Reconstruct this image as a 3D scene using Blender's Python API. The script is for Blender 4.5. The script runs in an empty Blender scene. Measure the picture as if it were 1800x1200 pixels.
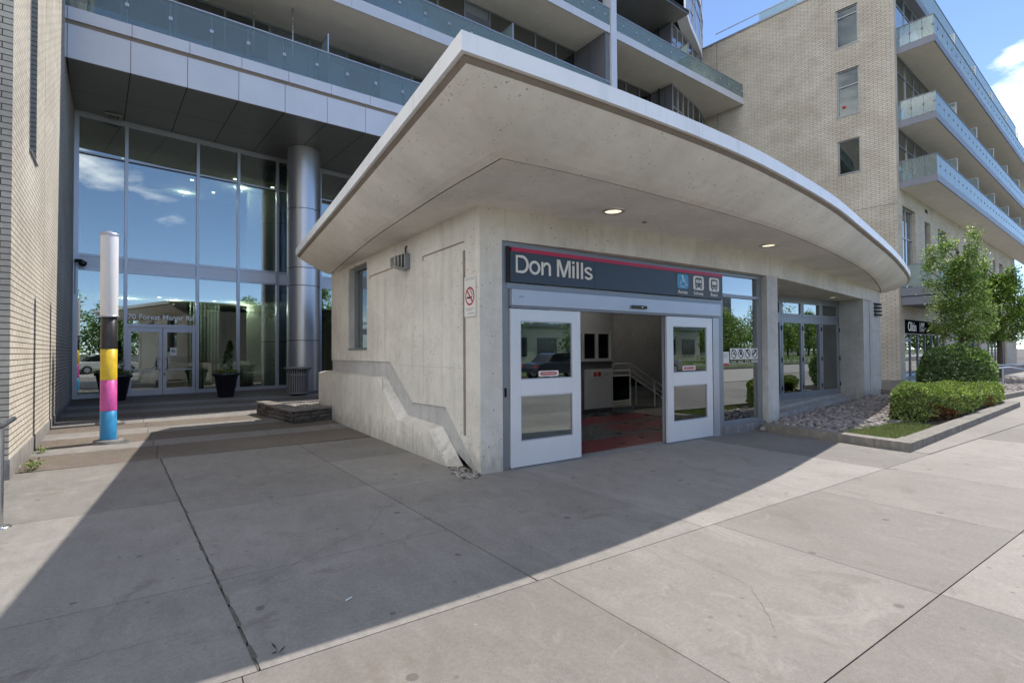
import bpy, math, random
from mathutils import Vector, Matrix
R = math.radians
random.seed(7)
S = bpy.context.scene
COL = S.collection

# ------------------------------------------------------------------ camera
cam_d = bpy.data.cameras.new('camera'); cam = bpy.data.objects.new('camera', cam_d); COL.objects.link(cam)
cam_d.sensor_width = 36.0; cam_d.lens = 901.14/1800*36.0; cam_d.clip_start = 0.05; cam_d.clip_end = 3000
yaw, pitch, roll = .5976, .0182, .0064
f_ = Vector((math.sin(yaw), math.cos(yaw), 0)); r_ = Vector((math.cos(yaw), -math.sin(yaw), 0)); u_ = Vector((0, 0, 1))
f2 = f_*math.cos(pitch)+u_*math.sin(pitch); u2 = u_*math.cos(pitch)-f_*math.sin(pitch)
r3 = r_*math.cos(roll)-u2*math.sin(roll); u3 = u2*math.cos(roll)+r_*math.sin(roll)
cam.matrix_world = Matrix(((r3.x, u3.x, -f2.x, 0), (r3.y, u3.y, -f2.y, 0), (r3.z, u3.z, -f2.z, 1.6), (0, 0, 0, 1)))
S.camera = cam

# ------------------------------------------------------------------ world, sun, exposure
SUN_AZ, SUN_EL = 8.8, 55.0          # azimuth counter-clockwise from +x
w = bpy.data.worlds.new('World'); S.world = w; w.use_nodes = True
nt = w.node_tree; nt.nodes.clear()
def wn(t): return nt.nodes.new(t)
sky = wn('ShaderNodeTexSky'); sky.sky_type = 'NISHITA'; sky.sun_disc = False
sky.sun_elevation = R(SUN_EL); sky.sun_rotation = R(90-SUN_AZ); sky.air_density = .55; sky.dust_density = 0.0; sky.ozone_density = 1.2
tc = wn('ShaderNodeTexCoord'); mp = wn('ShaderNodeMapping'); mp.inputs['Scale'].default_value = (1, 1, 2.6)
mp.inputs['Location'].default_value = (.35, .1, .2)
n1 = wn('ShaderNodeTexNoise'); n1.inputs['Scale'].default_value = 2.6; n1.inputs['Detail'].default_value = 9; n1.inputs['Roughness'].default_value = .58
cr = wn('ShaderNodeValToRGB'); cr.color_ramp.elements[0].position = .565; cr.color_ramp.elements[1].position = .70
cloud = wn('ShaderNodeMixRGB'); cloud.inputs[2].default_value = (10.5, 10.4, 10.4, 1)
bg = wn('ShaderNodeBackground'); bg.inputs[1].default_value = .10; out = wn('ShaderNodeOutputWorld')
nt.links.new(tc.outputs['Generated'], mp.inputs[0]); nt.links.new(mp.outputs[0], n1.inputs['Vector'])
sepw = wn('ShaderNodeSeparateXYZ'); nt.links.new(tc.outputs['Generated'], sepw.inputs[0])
mx_ = wn('ShaderNodeMath'); mx_.operation = 'MULTIPLY_ADD'; mx_.inputs[1].default_value = -.16; nt.links.new(sepw.outputs[0], mx_.inputs[0]); nt.links.new(n1.outputs[0], mx_.inputs[2])  # cloud cover raised on the unseen -x side, added as fill light
mw = wn('ShaderNodeMath'); mw.operation = 'MULTIPLY_ADD'; mw.inputs[1].default_value = .06; nt.links.new(sepw.outputs[2], mw.inputs[0]); nt.links.new(mx_.outputs[0], mw.inputs[2])  # cloud also thickened overhead, out of view, for more fill
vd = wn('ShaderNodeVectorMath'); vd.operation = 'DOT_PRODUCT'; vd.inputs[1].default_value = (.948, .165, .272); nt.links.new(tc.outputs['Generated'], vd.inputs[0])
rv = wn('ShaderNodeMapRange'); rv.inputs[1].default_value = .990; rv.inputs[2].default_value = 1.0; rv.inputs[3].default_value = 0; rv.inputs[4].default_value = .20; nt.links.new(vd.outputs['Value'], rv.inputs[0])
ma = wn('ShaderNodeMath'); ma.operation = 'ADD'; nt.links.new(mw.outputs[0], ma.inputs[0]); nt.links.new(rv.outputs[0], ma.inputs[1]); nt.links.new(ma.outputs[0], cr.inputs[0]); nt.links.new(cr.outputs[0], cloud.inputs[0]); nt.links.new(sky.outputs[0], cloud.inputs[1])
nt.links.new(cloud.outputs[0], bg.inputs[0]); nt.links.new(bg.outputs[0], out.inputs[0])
sd = bpy.data.lights.new('sun', 'SUN'); sun = bpy.data.objects.new('sun', sd); COL.objects.link(sun)
sd.energy = 2.05; sd.angle = R(.5); sd.color = (1, .93, .84)
sun.rotation_euler = (R(90-SUN_EL), 0, R(SUN_AZ+90))
sun.location = (20, 5, 40)
S.view_settings.view_transform = 'Standard'; S.view_settings.look = 'None'; S.view_settings.gamma = 1
S.view_settings.exposure = 1.5
S.render.engine = 'CYCLES'
S.cycles.max_bounces = 9; S.cycles.diffuse_bounces = 4; S.cycles.glossy_bounces = 4; S.cycles.transparent_max_bounces = 14
S.cycles.transmission_bounces = 6; S.cycles.caustics_reflective = False; S.cycles.caustics_refractive = False
S.cycles.use_denoising = True

# ------------------------------------------------------------------ materials
class NT:
    def __init__(s, name):
        s.m = bpy.data.materials.new(name); s.m.use_nodes = True; s.t = s.m.node_tree; s.t.nodes.clear()
        s.o = s.n('ShaderNodeOutputMaterial')
    def n(s, t, **kw):
        x = s.t.nodes.new(t)
        for k, v in kw.items(): setattr(x, k, v)
        return x
    def l(s, a, b): s.t.links.new(a, b)
    def pos(s): return s.n('ShaderNodeNewGeometry').outputs['Position']
    def map(s, v, loc=(0, 0, 0), rot=(0, 0, 0), sc=(1, 1, 1)):
        m = s.n('ShaderNodeMapping'); m.inputs[1].default_value = loc; m.inputs[2].default_value = rot; m.inputs[3].default_value = sc
        s.l(v, m.inputs[0]); return m.outputs[0]
    def noise(s, v, scale, detail=4, rough=.55, dist=0):
        x = s.n('ShaderNodeTexNoise'); x.inputs['Scale'].default_value = scale; x.inputs['Detail'].default_value = detail
        x.inputs['Roughness'].default_value = rough; x.inputs['Distortion'].default_value = dist; s.l(v, x.inputs['Vector']); return x.outputs[0]
    def vor(s, v, scale, rnd=1):
        x = s.n('ShaderNodeTexVoronoi'); x.inputs['Scale'].default_value = scale; x.inputs['Randomness'].default_value = rnd; s.l(v, x.inputs['Vector']); return x
    def ramp(s, f, a, b, ca=(0, 0, 0, 1), cb=(1, 1, 1, 1)):
        x = s.n('ShaderNodeValToRGB'); e = x.color_ramp.elements; e[0].position = a; e[1].position = b; e[0].color = ca; e[1].color = cb
        s.l(f, x.inputs[0]); return x.outputs[0]
    def mix(s, f, a, b, mode='MIX'):
        x = s.n('ShaderNodeMixRGB', blend_type=mode)
        for i, v in ((0, f), (1, a), (2, b)):
            if isinstance(v, (int, float)): x.inputs[i].default_value = v
            elif isinstance(v, tuple): x.inputs[i].default_value = v if len(v) == 4 else (*v, 1)
            else: s.l(v, x.inputs[i])
        return x.outputs[0]
    def math(s, op, a, b=None):
        x = s.n('ShaderNodeMath', operation=op)
        for i, v in ((0, a), (1, b)):
            if v is None: continue
            if isinstance(v, (int, float)): x.inputs[i].default_value = v
            else: s.l(v, x.inputs[i])
        return x.outputs[0]
    def bump(s, h, st=.3, d=.01, prev=None):
        x = s.n('ShaderNodeBump'); x.inputs['Strength'].default_value = st; x.inputs['Distance'].default_value = d; s.l(h, x.inputs['Height'])
        if prev is not None: s.l(prev, x.inputs['Normal'])
        return x.outputs[0]
    def bsdf(s, col, rough=.6, metal=0., nrm=None, spec=None, **kw):
        b = s.n('ShaderNodeBsdfPrincipled')
        if isinstance(col, tuple): b.inputs['Base Color'].default_value = (*col[:3], 1)
        else: s.l(col, b.inputs['Base Color'])
        if isinstance(rough, (int, float)): b.inputs['Roughness'].default_value = rough
        else: s.l(rough, b.inputs['Roughness'])
        b.inputs['Metallic'].default_value = metal
        if spec is not None: b.inputs['Specular IOR Level'].default_value = spec
        if nrm is not None: s.l(nrm, b.inputs['Normal'])
        s.l(b.outputs[0], s.o.inputs[0]); return b
def c4(c, k=1.): return (c[0]*k, c[1]*k, c[2]*k, 1)

def m_plain(name, col, rough=.5, metal=0., var=.08, sc=3., spec=None, bump=0):
    t = NT(name); p = t.pos(); n = t.noise(p, sc, 5)
    c = t.ramp(n, .3, .7, c4(col, 1-var), c4(col, 1+var))
    nr = t.bump(t.noise(p, 60, 3), bump, .003) if bump else None
    rg = t.ramp(n, .2, .8, (max(rough-.06, 0),)*3+(1,), (min(rough+.06, 1),)*3+(1,))
    t.bsdf(c, rg, metal, nr, spec); return t.m

def m_concrete(name, col, k_hole=1., streak=.5, rough=.85, warm=(.36, .31, .24), stain=.25):
    t = NT(name); p = t.pos()
    big = t.noise(p, .9, 6, .6); med = t.noise(p, 5.5, 7, .65, .4); fine = t.noise(p, 70, 3)
    c = t.ramp(big, .3, .72, c4(col, .84), c4(col, 1.1))
    c = t.mix(.5, c, t.ramp(med, .3, .7, (.40, .40, .40, 1), (.60, .60, .60, 1)), 'OVERLAY')
    st = t.noise(t.map(p, sc=(3.5, 3.5, .35)), 1.6, 6, .6)
    c = t.mix(t.math('MULTIPLY', t.ramp(st, .52, .75), streak*.5), c, c4(col, .55))
    wm = t.noise(p, 2.1, 5, .7)
    c = t.mix(t.math('MULTIPLY', t.ramp(wm, .55, .78), stain), c, warm)
    sz = t.n('ShaderNodeSeparateXYZ'); t.l(p, sz.inputs[0])
    low = t.math('SUBTRACT', 1., t.math('DIVIDE', sz.outputs[2], .55)); gr_ = t.math('MULTIPLY', t.ramp(t.math('ADD', t.math('MULTIPLY', low, .45), t.noise(t.map(p, sc=(6, 6, 2)), 1.5, 6, .7)), .62, .95), .6)
    c = t.mix(gr_, c, c4(col, .36))
    v1 = t.vor(p, 11); v2 = t.vor(p, 27)
    h1 = t.math('LESS_THAN', v1.outputs['Distance'], .125); h2 = t.math('LESS_THAN', v2.outputs['Distance'], .15)
    gate = t.math('GREATER_THAN', t.noise(p, 1.7, 3), .49); gate2 = t.math('GREATER_THAN', t.noise(t.map(p, loc=(5, 3, 1)), 2.6, 3), .52)
    hole = t.math('MAXIMUM', t.math('MULTIPLY', h1, gate), t.math('MULTIPLY', h2, gate2))
    hole = t.math('MULTIPLY', hole, .75*k_hole)
    c = t.mix(hole, c, c4(col, .30))
    b1 = t.bump(t.mix(.5, med, fine), .22, .006); b2 = t.bump(t.math('SUBTRACT', 1., hole), .5, .01, b1)
    t.bsdf(c, rough, 0, b2, .25); return t.m

def m_brick(name, ang, col, col2, mortar, width=.30, row=.08, ms=.007, off=.5, jit=.10, vshow=1.):
    t = NT(name); p = t.map(t.pos(), rot=(0, 0, 0)); mm = t.n('ShaderNodeMapping'); mm.vector_type = 'POINT'
    mm.inputs[2].default_value = (0, 0, -ang); t.l(p, mm.inputs[0])
    sep = t.n('ShaderNodeSeparateXYZ'); t.l(mm.outputs[0], sep.inputs[0])
    cb = t.n('ShaderNodeCombineXYZ'); t.l(sep.outputs[0], cb.inputs[0]); t.l(sep.outputs[2], cb.inputs[1])
    b = t.n('ShaderNodeTexBrick'); b.offset = off; b.inputs['Scale'].default_value = 1; b.inputs['Brick Width'].default_value = width
    b.inputs['Row Height'].default_value = row; b.inputs['Mortar Size'].default_value = ms; b.inputs['Mortar Smooth'].default_value = .25
    b.inputs['Color1'].default_value = (*col, 1); b.inputs['Color2'].default_value = (*col2, 1); b.inputs['Mortar'].default_value = (*mortar, 1)
    b.inputs['Bias'].default_value = 0
    t.l(cb.outputs[0], b.inputs['Vector'])
    n = t.noise(t.pos(), .7, 5, .6)
    c = t.mix(.8, b.outputs['Color'], t.ramp(n, .3, .7, (.38, .38, .38, 1), (.60, .60, .60, 1)), 'OVERLAY')
    st_ = t.noise(t.map(t.pos(), sc=(1.4, 1.4, .18)), 1.1, 6, .65); c = t.mix(t.math('MULTIPLY', t.ramp(st_, .55, .78), .30), c, c4(col2, .55))
    c = t.mix(.5, c, t.ramp(t.noise(cb.outputs[0], 16, 4), .3, .7, (.42, .42, .42, 1), (.58, .58, .58, 1)), 'OVERLAY')
    h = t.math('SUBTRACT', 1., b.outputs['Fac'])
    t.bsdf(c, .85, 0, t.bump(h, .6, .012, t.bump(t.noise(t.pos(), 90, 3), .12, .004)), .2); return t.m

def m_paving(name, col, var=.16, spot=1., agg=0., pink=.08):
    t = NT(name); p = t.pos(); g = t.n('ShaderNodeNewGeometry')
    isl = t.ramp(g.outputs['Random Per Island'], 0, 1, (1-var*.55,)*3+(1,), (1+var*.55,)*3+(1,))
    big = t.noise(p, .55, 7, .62); med = t.noise(t.map(p, rot=(0, 0, .4), sc=(1.7, .7, 1)), 3.6, 8, .68, .6); fine = t.noise(p, 150, 3, .8)
    c = t.ramp(big, .28, .74, c4(col, .84), c4(col, 1.10))
    c = t.mix(.5, c, t.ramp(med, .3, .7, (.35, .35, .35, 1), (.63, .63, .63, 1)), 'OVERLAY')
    c = t.mix(.8, c, t.ramp(fine, .3, .7, (.32, .32, .32, 1), (.68, .68, .68, 1)), 'OVERLAY')
    c = t.mix(.5, c, t.ramp(t.noise(p, 34, 5, .75), .3, .7, (.34, .34, .34, 1), (.64, .64, .64, 1)), 'OVERLAY')
    c = t.mix(1., c, isl, 'MULTIPLY')
    pk = t.noise(t.map(p, loc=(3, 9, 0)), .8, 5, .6)
    c = t.mix(t.math('MULTIPLY', t.ramp(pk, .5, .75), pink), c, (col[0]*1.15, col[1]*.88, col[2]*.82))
    gy = t.noise(t.map(p, loc=(13, 2, 0)), 1.3, 5, .65)
    c = t.mix(t.math('MULTIPLY', t.ramp(gy, .52, .72), .32), c, c4(col, .58))
    v = t.vor(p, 2.6); gum = t.math('LESS_THAN', v.outputs['Distance'], .085); gate = t.math('GREATER_THAN', t.noise(p, .9, 2), .46)
    c = t.mix(t.math('MULTIPLY', t.math('MULTIPLY', gum, gate), .62*spot), c, c4(col, .33))
    v2 = t.vor(t.map(p, loc=(4, 4, 0)), 5.2); g2 = t.math('LESS_THAN', v2.outputs['Distance'], .045)
    c = t.mix(t.math('MULTIPLY', g2, .4*spot), c, c4(col, 1.5))
    v3 = t.vor(t.map(p, loc=(7, 1, 0)), 6.5); g3 = t.math('MULTIPLY', t.math('LESS_THAN', v3.outputs['Distance'], .11), t.math('GREATER_THAN', t.noise(t.map(p, loc=(2, 8, 0)), 1.1, 2), .52))
    c = t.mix(t.math('MULTIPLY', g3, .5*spot), c, c4(col, .42))
    sn = t.noise(t.map(p, loc=(31, 5, 0)), 2.2, 7, .75, .8)
    c = t.mix(t.math('MULTIPLY', t.ramp(sn, .57, .66), .55*spot), c, (col[0]*.62, col[1]*.58, col[2]*.52))
    c = t.mix(t.math('MULTIPLY', t.ramp(t.noise(t.map(p, loc=(1, 17, 0)), 1.7, 7, .75, 1.2), .57, .68), .45*spot), c, c4(col, 1.35))
    if agg:
        va = t.vor(p, 85); c = t.mix(agg, c, t.mix(.55, va.outputs['Color'], (.42, .33, .25)), 'OVERLAY')
    b = t.bump(t.mix(.4, med, fine), .30, .006)
    t.bsdf(c, t.ramp(med, .2, .8, (.62, .62, .62, 1), (.86, .86, .86, 1)), 0, b, .35); return t.m

def m_glass(name, tint=(.55, .66, .62), refl=.13, gl=1.0, ior=1.5, rough=0., haze=0.):
    t = NT(name); fr = t.n('ShaderNodeFresnel'); fr.inputs[0].default_value = ior
    g = t.n('ShaderNodeBsdfGlossy'); g.inputs['Roughness'].default_value = rough; g.inputs['Color'].default_value = (gl*.95, gl, gl*1.0, 1)
    tr = t.n('ShaderNodeBsdfTransparent'); tr.inputs[0].default_value = (*tint, 1)
    if rough == 0:
        nb = t.bump(t.noise(t.pos(), .9, 2), .02, .02); t.l(nb, g.inputs['Normal'])
    fac = t.math('ADD', t.math('MULTIPLY', fr.outputs[0], 1.0), refl)
    fac = t.math('MINIMUM', fac, 1.)
    mx = t.n('ShaderNodeMixShader'); t.l(fac, mx.inputs[0]); t.l(tr.outputs[0], mx.inputs[1]); t.l(g.outputs[0], mx.inputs[2])
    if haze:
        df = t.n('ShaderNodeBsdfDiffuse'); df.inputs[0].default_value = (.62, .74, .74, 1); tl = t.n('ShaderNodeBsdfTranslucent'); tl.inputs[0].default_value = (.62, .74, .74, 1)
        a1 = t.n('ShaderNodeMixShader'); t.l(df.outputs[0], a1.inputs[1]); t.l(tl.outputs[0], a1.inputs[2]); a2 = t.n('ShaderNodeMixShader'); a2.inputs[0].default_value = haze
        t.l(mx.outputs[0], a2.inputs[1]); t.l(a1.outputs[0], a2.inputs[2]); t.l(a2.outputs[0], t.o.inputs[0]); return t.m
    t.l(mx.outputs[0], t.o.inputs[0]); return t.m

def m_leaf(name, ca, cb, cc=None, trans=.35):
    t = NT(name); g = t.n('ShaderNodeNewGeometry'); x = t.n('ShaderNodeValToRGB'); e = x.color_ramp.elements
    e[0].color = c4(ca); e[1].color = c4(cb); e[0].position = .1; e[1].position = .85
    if cc: k = e.new(.96); k.color = c4(cc)
    t.l(g.outputs['Random Per Island'], x.inputs[0])
    c = t.mix(.6, x.outputs[0], t.ramp(t.noise(g.outputs['Position'], 1.4, 3), .3, .7, (.36, .36, .36, 1), (.62, .62, .62, 1)), 'OVERLAY')
    b = t.bsdf(c, .42, 0, None, .45); tr = t.n('ShaderNodeBsdfTranslucent'); t.l(t.mix(1., c, (1.5, 1.7, .7), 'MULTIPLY'), tr.inputs[0])
    mx = t.n('ShaderNodeMixShader'); mx.inputs[0].default_value = trans; t.l(b.outputs[0], mx.inputs[1]); t.l(tr.outputs[0], mx.inputs[2]); t.l(mx.outputs[0], t.o.inputs[0])
    return t.m

def m_emit(name, col, st):
    t = NT(name); e = t.n('ShaderNodeEmission'); e.inputs[0].default_value = (*col, 1); e.inputs[1].default_value = st; t.l(e.outputs[0], t.o.inputs[0]); return t.m

M = {}
M['conc'] = m_concrete('board_concrete', (.665, .635, .57), 1.1, .8)
M['conc_roof'] = m_concrete('soffit_concrete', (.765, .73, .665), .8, .35, stain=.25, warm=(.58, .50, .38))
M['conc_edge'] = m_concrete('recess_concrete', (.24, .20, .16), .3, .2)
M['conc_grey'] = m_concrete('grey_concrete', (.27, .275, .28), .7, .8, stain=.15)
M['conc_flash'] = m_concrete('plinth_band', (.47, .465, .45), .3, .9, stain=.5, warm=(.10, .095, .085))
M['conc_pier'] = m_concrete('pier_concrete', (.50, .495, .48), .4, .5)
M['kerb'] = m_concrete('kerb_concrete', (.30, .28, .25), .8, .3)
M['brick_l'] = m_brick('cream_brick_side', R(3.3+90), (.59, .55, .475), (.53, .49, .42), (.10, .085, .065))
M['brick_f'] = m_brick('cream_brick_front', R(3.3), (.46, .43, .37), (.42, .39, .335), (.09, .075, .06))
M['brick_s'] = m_brick('tan_brick_side', R(97), (.60, .555, .48), (.53, .485, .41), (.25, .225, .19), .38, .105, .012)
M['brick_p'] = m_brick('tan_brick_front', R(4.3), (.60, .56, .48), (.54, .495, .42), (.25, .22, .185), .38, .105, .012)
M['base'] = m_concrete('base_concrete', (.34, .33, .32), .5, .6)
M['slab_a'] = m_paving('plaza_concrete', (.240, .226, .208), .42)
M['slab_b'] = m_paving('sidewalk_concrete', (.232, .214, .193), .36, 1., pink=.10)
M['slab_l'] = m_paving('pale_band', (.245, .234, .22), .08)
M['slab_g'] = m_paving('aggregate_band', (.175, .163, .147), .12, .4, agg=.8)
M['gap'] = m_plain('joint_dirt', (.10, .09, .078), .95, var=.3, sc=20)
M['asphalt'] = m_plain('concrete_road', (.31, .30, .28), .9, var=.2, sc=6, bump=.3)
M['soil'] = m_plain('soil', (.06, .045, .033), .95, var=.3, sc=9, bump=.5)
M['grass'] = m_plain('lawn', (.07, .11, .03), .9, var=.35, sc=4, bump=.5)
M['alu'] = m_plain('silver_panel', (.60, .62, .68), .42, .2, .05, 1.2)
M['alu2'] = m_plain('pale_frame', (.47, .49, .55), .35, .55, .04, 2)
M['alu_d'] = m_plain('grey_frame', (.27, .29, .32), .4, .5, .06, 2)
def m_metal_stained(name, col, rough=.45):
    t = NT(name); p = t.pos(); d = t.noise(t.map(p, sc=(7, 7, .5)), 1.3, 6, .7); n = t.noise(p, 1.1, 5, .6)
    c = t.ramp(n, .3, .7, c4(col, .93), c4(col, 1.04)); c = t.mix(t.math('MULTIPLY', t.ramp(d, .52, .74), .38), c, c4(col, .62))
    t.bsdf(c, rough, .1); return t.m
M['fascia'] = m_metal_stained('roof_fascia', (.84, .85, .85))
M['door_w'] = m_plain('white_door', (.70, .72, .76), .34, .25, .03, 2)
M['steel'] = m_plain('stainless_steel', (.55, .55, .54), .28, 1., .06, 4)
_t = NT('added_frosted_pane'); _b = _t.n('ShaderNodeBsdfTranslucent'); _b.inputs[0].default_value = (.8, .8, .78, 1); _t.l(_b.outputs[0], _t.o.inputs[0]); M['frost'] = _t.m  # translucent pane for the added roof openings
M['rail'] = m_plain('brushed_rail', (.75, .74, .71), .4, .3, .04, 4)
M['column'] = m_plain('column_panel', (.48, .49, .52), .30, .75, .03, 1)
M['soffit_d'] = m_plain('dark_soffit_panel', (.20, .205, .20), .42, .35, .06, .8)
M['seam'] = m_plain('dark_seam', (.02, .02, .022), .7)
M['stucco'] = m_plain('balcony_soffit', (.74, .71, .65), .9, 0, .05, 2, bump=.1)
M['slabedge'] = m_plain('slab_edge', (.58, .60, .66), .5, .15, .05, 1)
M['greyclad'] = m_plain('grey_cladding', (.16, .165, .19), .45, .2, .06, 1)
M['slate'] = m_plain('balcony_edge', (.185, .20, .245), .5, .1, .05, 1)
M['trim'] = m_plain('pale_corner_trim', (.46, .42, .37), .8, 0, .05, 2)
M['navy'] = m_plain('sign_navy', (.035, .052, .078), .38, 0, .06, 3)
M['navy2'] = m_plain('sign_charcoal', (.052, .057, .066), .38, 0, .06, 3)
M['red'] = m_plain('sign_red', (.47, .018, .075), .4)
M['white'] = m_plain('white_paint', (.88, .88, .87), .45)
M['paper'] = m_plain('white_plate', (.70, .69, .66), .5)
M['letter'] = m_plain('letter_grey', (.72, .70, .66), .45)
M['blue'] = m_plain('access_blue', (.055, .30, .55), .4)
M['black'] = m_plain('black_paint', (.012, .012, .013), .55, spec=.2)
M['matblack'] = m_plain('matt_sign_black', (.010, .010, .011), .95, spec=0.)
M['blackgl'] = m_plain('black_glazed', (.008, .008, .010), .12, spec=.6)
M['rubber'] = m_plain('rubber', (.02, .02, .02), .8)
M['signred'] = m_plain('prohibition_red', (.42, .035, .04), .45)
M['p_blue'] = m_plain('band_cyan', (.035, .26, .52), .35, .05, .16, 7)
M['p_mag'] = m_plain('band_magenta', (.60, .10, .36), .35, .05, .16, 7)
M['p_yel'] = m_plain('band_yellow', (.72, .50, .035), .35, .05, .16, 7)
M['p_blk'] = m_plain('band_black', (.035, .033, .032), .3, .1, .1)
M['p_wht'] = m_plain('frosted_tube', (.80, .79, .80), .3, 0, .02)
M['stone'] = m_plain('ledge_stone', (.085, .08, .077), .9, 0, .35, 9, bump=.7)
M['stonecap'] = m_plain('cap_stone', (.20, .185, .17), .85, 0, .25, 8, bump=.5)
M['gravel'] = m_plain('white_gravel', (.50, .49, .47), .85, 0, .3, 25)
M['bark'] = m_plain('bark', (.06, .047, .04), .9, 0, .3, 12, bump=.6)
M['int_wall'] = m_plain('interior_wall', (.46, .49, .42), .8, 0, .08, .7)
M['int_floor'] = m_plain('interior_floor', (.09, .09, .085), .2, 0, .2, 1)
M['int_ceil'] = m_plain('interior_ceiling', (.60, .62, .50), .8, 0, .06, .8)
M['int_white'] = m_plain('reception_white', (.70, .76, .73), .3)
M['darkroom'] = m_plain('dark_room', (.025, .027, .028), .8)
M['curtain'] = m_plain('curtain', (.34, .36, .33), .9, 0, .2, 3)
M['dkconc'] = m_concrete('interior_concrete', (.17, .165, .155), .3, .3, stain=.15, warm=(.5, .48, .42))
M['redtile'] = m_plain('red_tile', (.16, .016, .026), .30, 0, .25, 3)
M['greytile'] = m_plain('grey_tile', (.06, .065, .07), .28, 0, .25, 3)
M['tealglass'] = m_glass('teal_glass', (.15, .42, .46), .02, .6)
M['glass'] = m_glass('lobby_glass', (.52, .61, .57), .30, .95)
M['glass_door'] = m_glass('door_glass', (.50, .58, .56), .22, .9)
M['glass_rail'] = m_glass('balustrade_glass', (.66, .78, .79), .08, .8, haze=.26)
M['glass_rail2'] = m_glass('pale_balustrade_glass', (.74, .84, .84), .08, .8, haze=.34)
M['glass_low'] = m_glass('dull_window_glass', (.55, .62, .62), .05, .8)
M['blind'] = m_plain('teal_blind', (.10, .155, .16), .9, 0, .25, 14)
M['glass_win'] = m_glass('window_glass', (.26, .32, .33), .26, .9)
M['lamp_lens'] = m_glass('lamp_lens', (.6, .6, .55), .1, .8)
M['glow'] = m_emit('downlight_glow', (1, .84, .55), .55)
M['glow2'] = m_emit('lobby_downlight', (1, .93, .8), 9.)
M['pot'] = m_plain('pot_glaze', (.012, .011, .020), .16, spec=.6)
M['stonecob'] = None

def m_island(name, ca, cb, rough=.75, sc=30):
    t = NT(name); g = t.n('ShaderNodeNewGeometry'); c = t.ramp(g.outputs['Random Per Island'], 0, 1, c4(ca), c4(cb))
    c = t.mix(.5, c, t.ramp(t.noise(g.outputs['Position'], sc, 4), .3, .7, (.35, .35, .35, 1), (.62, .62, .62, 1)), 'OVERLAY')
    t.bsdf(c, rough, 0, t.bump(t.noise(g.outputs['Position'], sc*2, 3), .3, .004), .3); return t.m
M['cob'] = m_island('river_stone', (.13, .12, .12), (.33, .30, .285))
M['grv'] = m_island('pale_gravel', (.11, .10, .09), (.40, .38, .35))
M['ledge'] = m_island('ledge_block', (.060, .056, .054), (.14, .13, .12), .9, 18)
M['leaf_h'] = m_leaf('hedge_leaf', (.065, .11, .03), (.24, .31, .085), (.42, .45, .20), .28)
M['leaf_hr'] = m_leaf('hedge_rust_leaf', (.10, .05, .02), (.20, .055, .03), None)
M['leaf_b'] = m_leaf('bush_leaf', (.045, .095, .030), (.16, .25, .085), (.44, .48, .34))
M['leaf_t'] = m_leaf('tree_leaf', (.070, .130, .035), (.26, .36, .11), (.46, .50, .28))
M['leaf_t2'] = m_leaf('bright_tree_leaf', (.045, .10, .018), (.15, .24, .035), (.26, .32, .07))
M['leaf_d'] = m_leaf('topiary_leaf', (.015, .045, .012), (.05, .09, .02), None)
M['grassb'] = m_leaf('grass_blade', (.09, .12, .045), (.22, .26, .11), (.30, .28, .16), .2)
M['petal_w'] = m_plain('petal_white', (.75, .72, .65), .6)
M['petal_y'] = m_plain('petal_yellow', (.75, .42, .04), .6)

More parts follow.
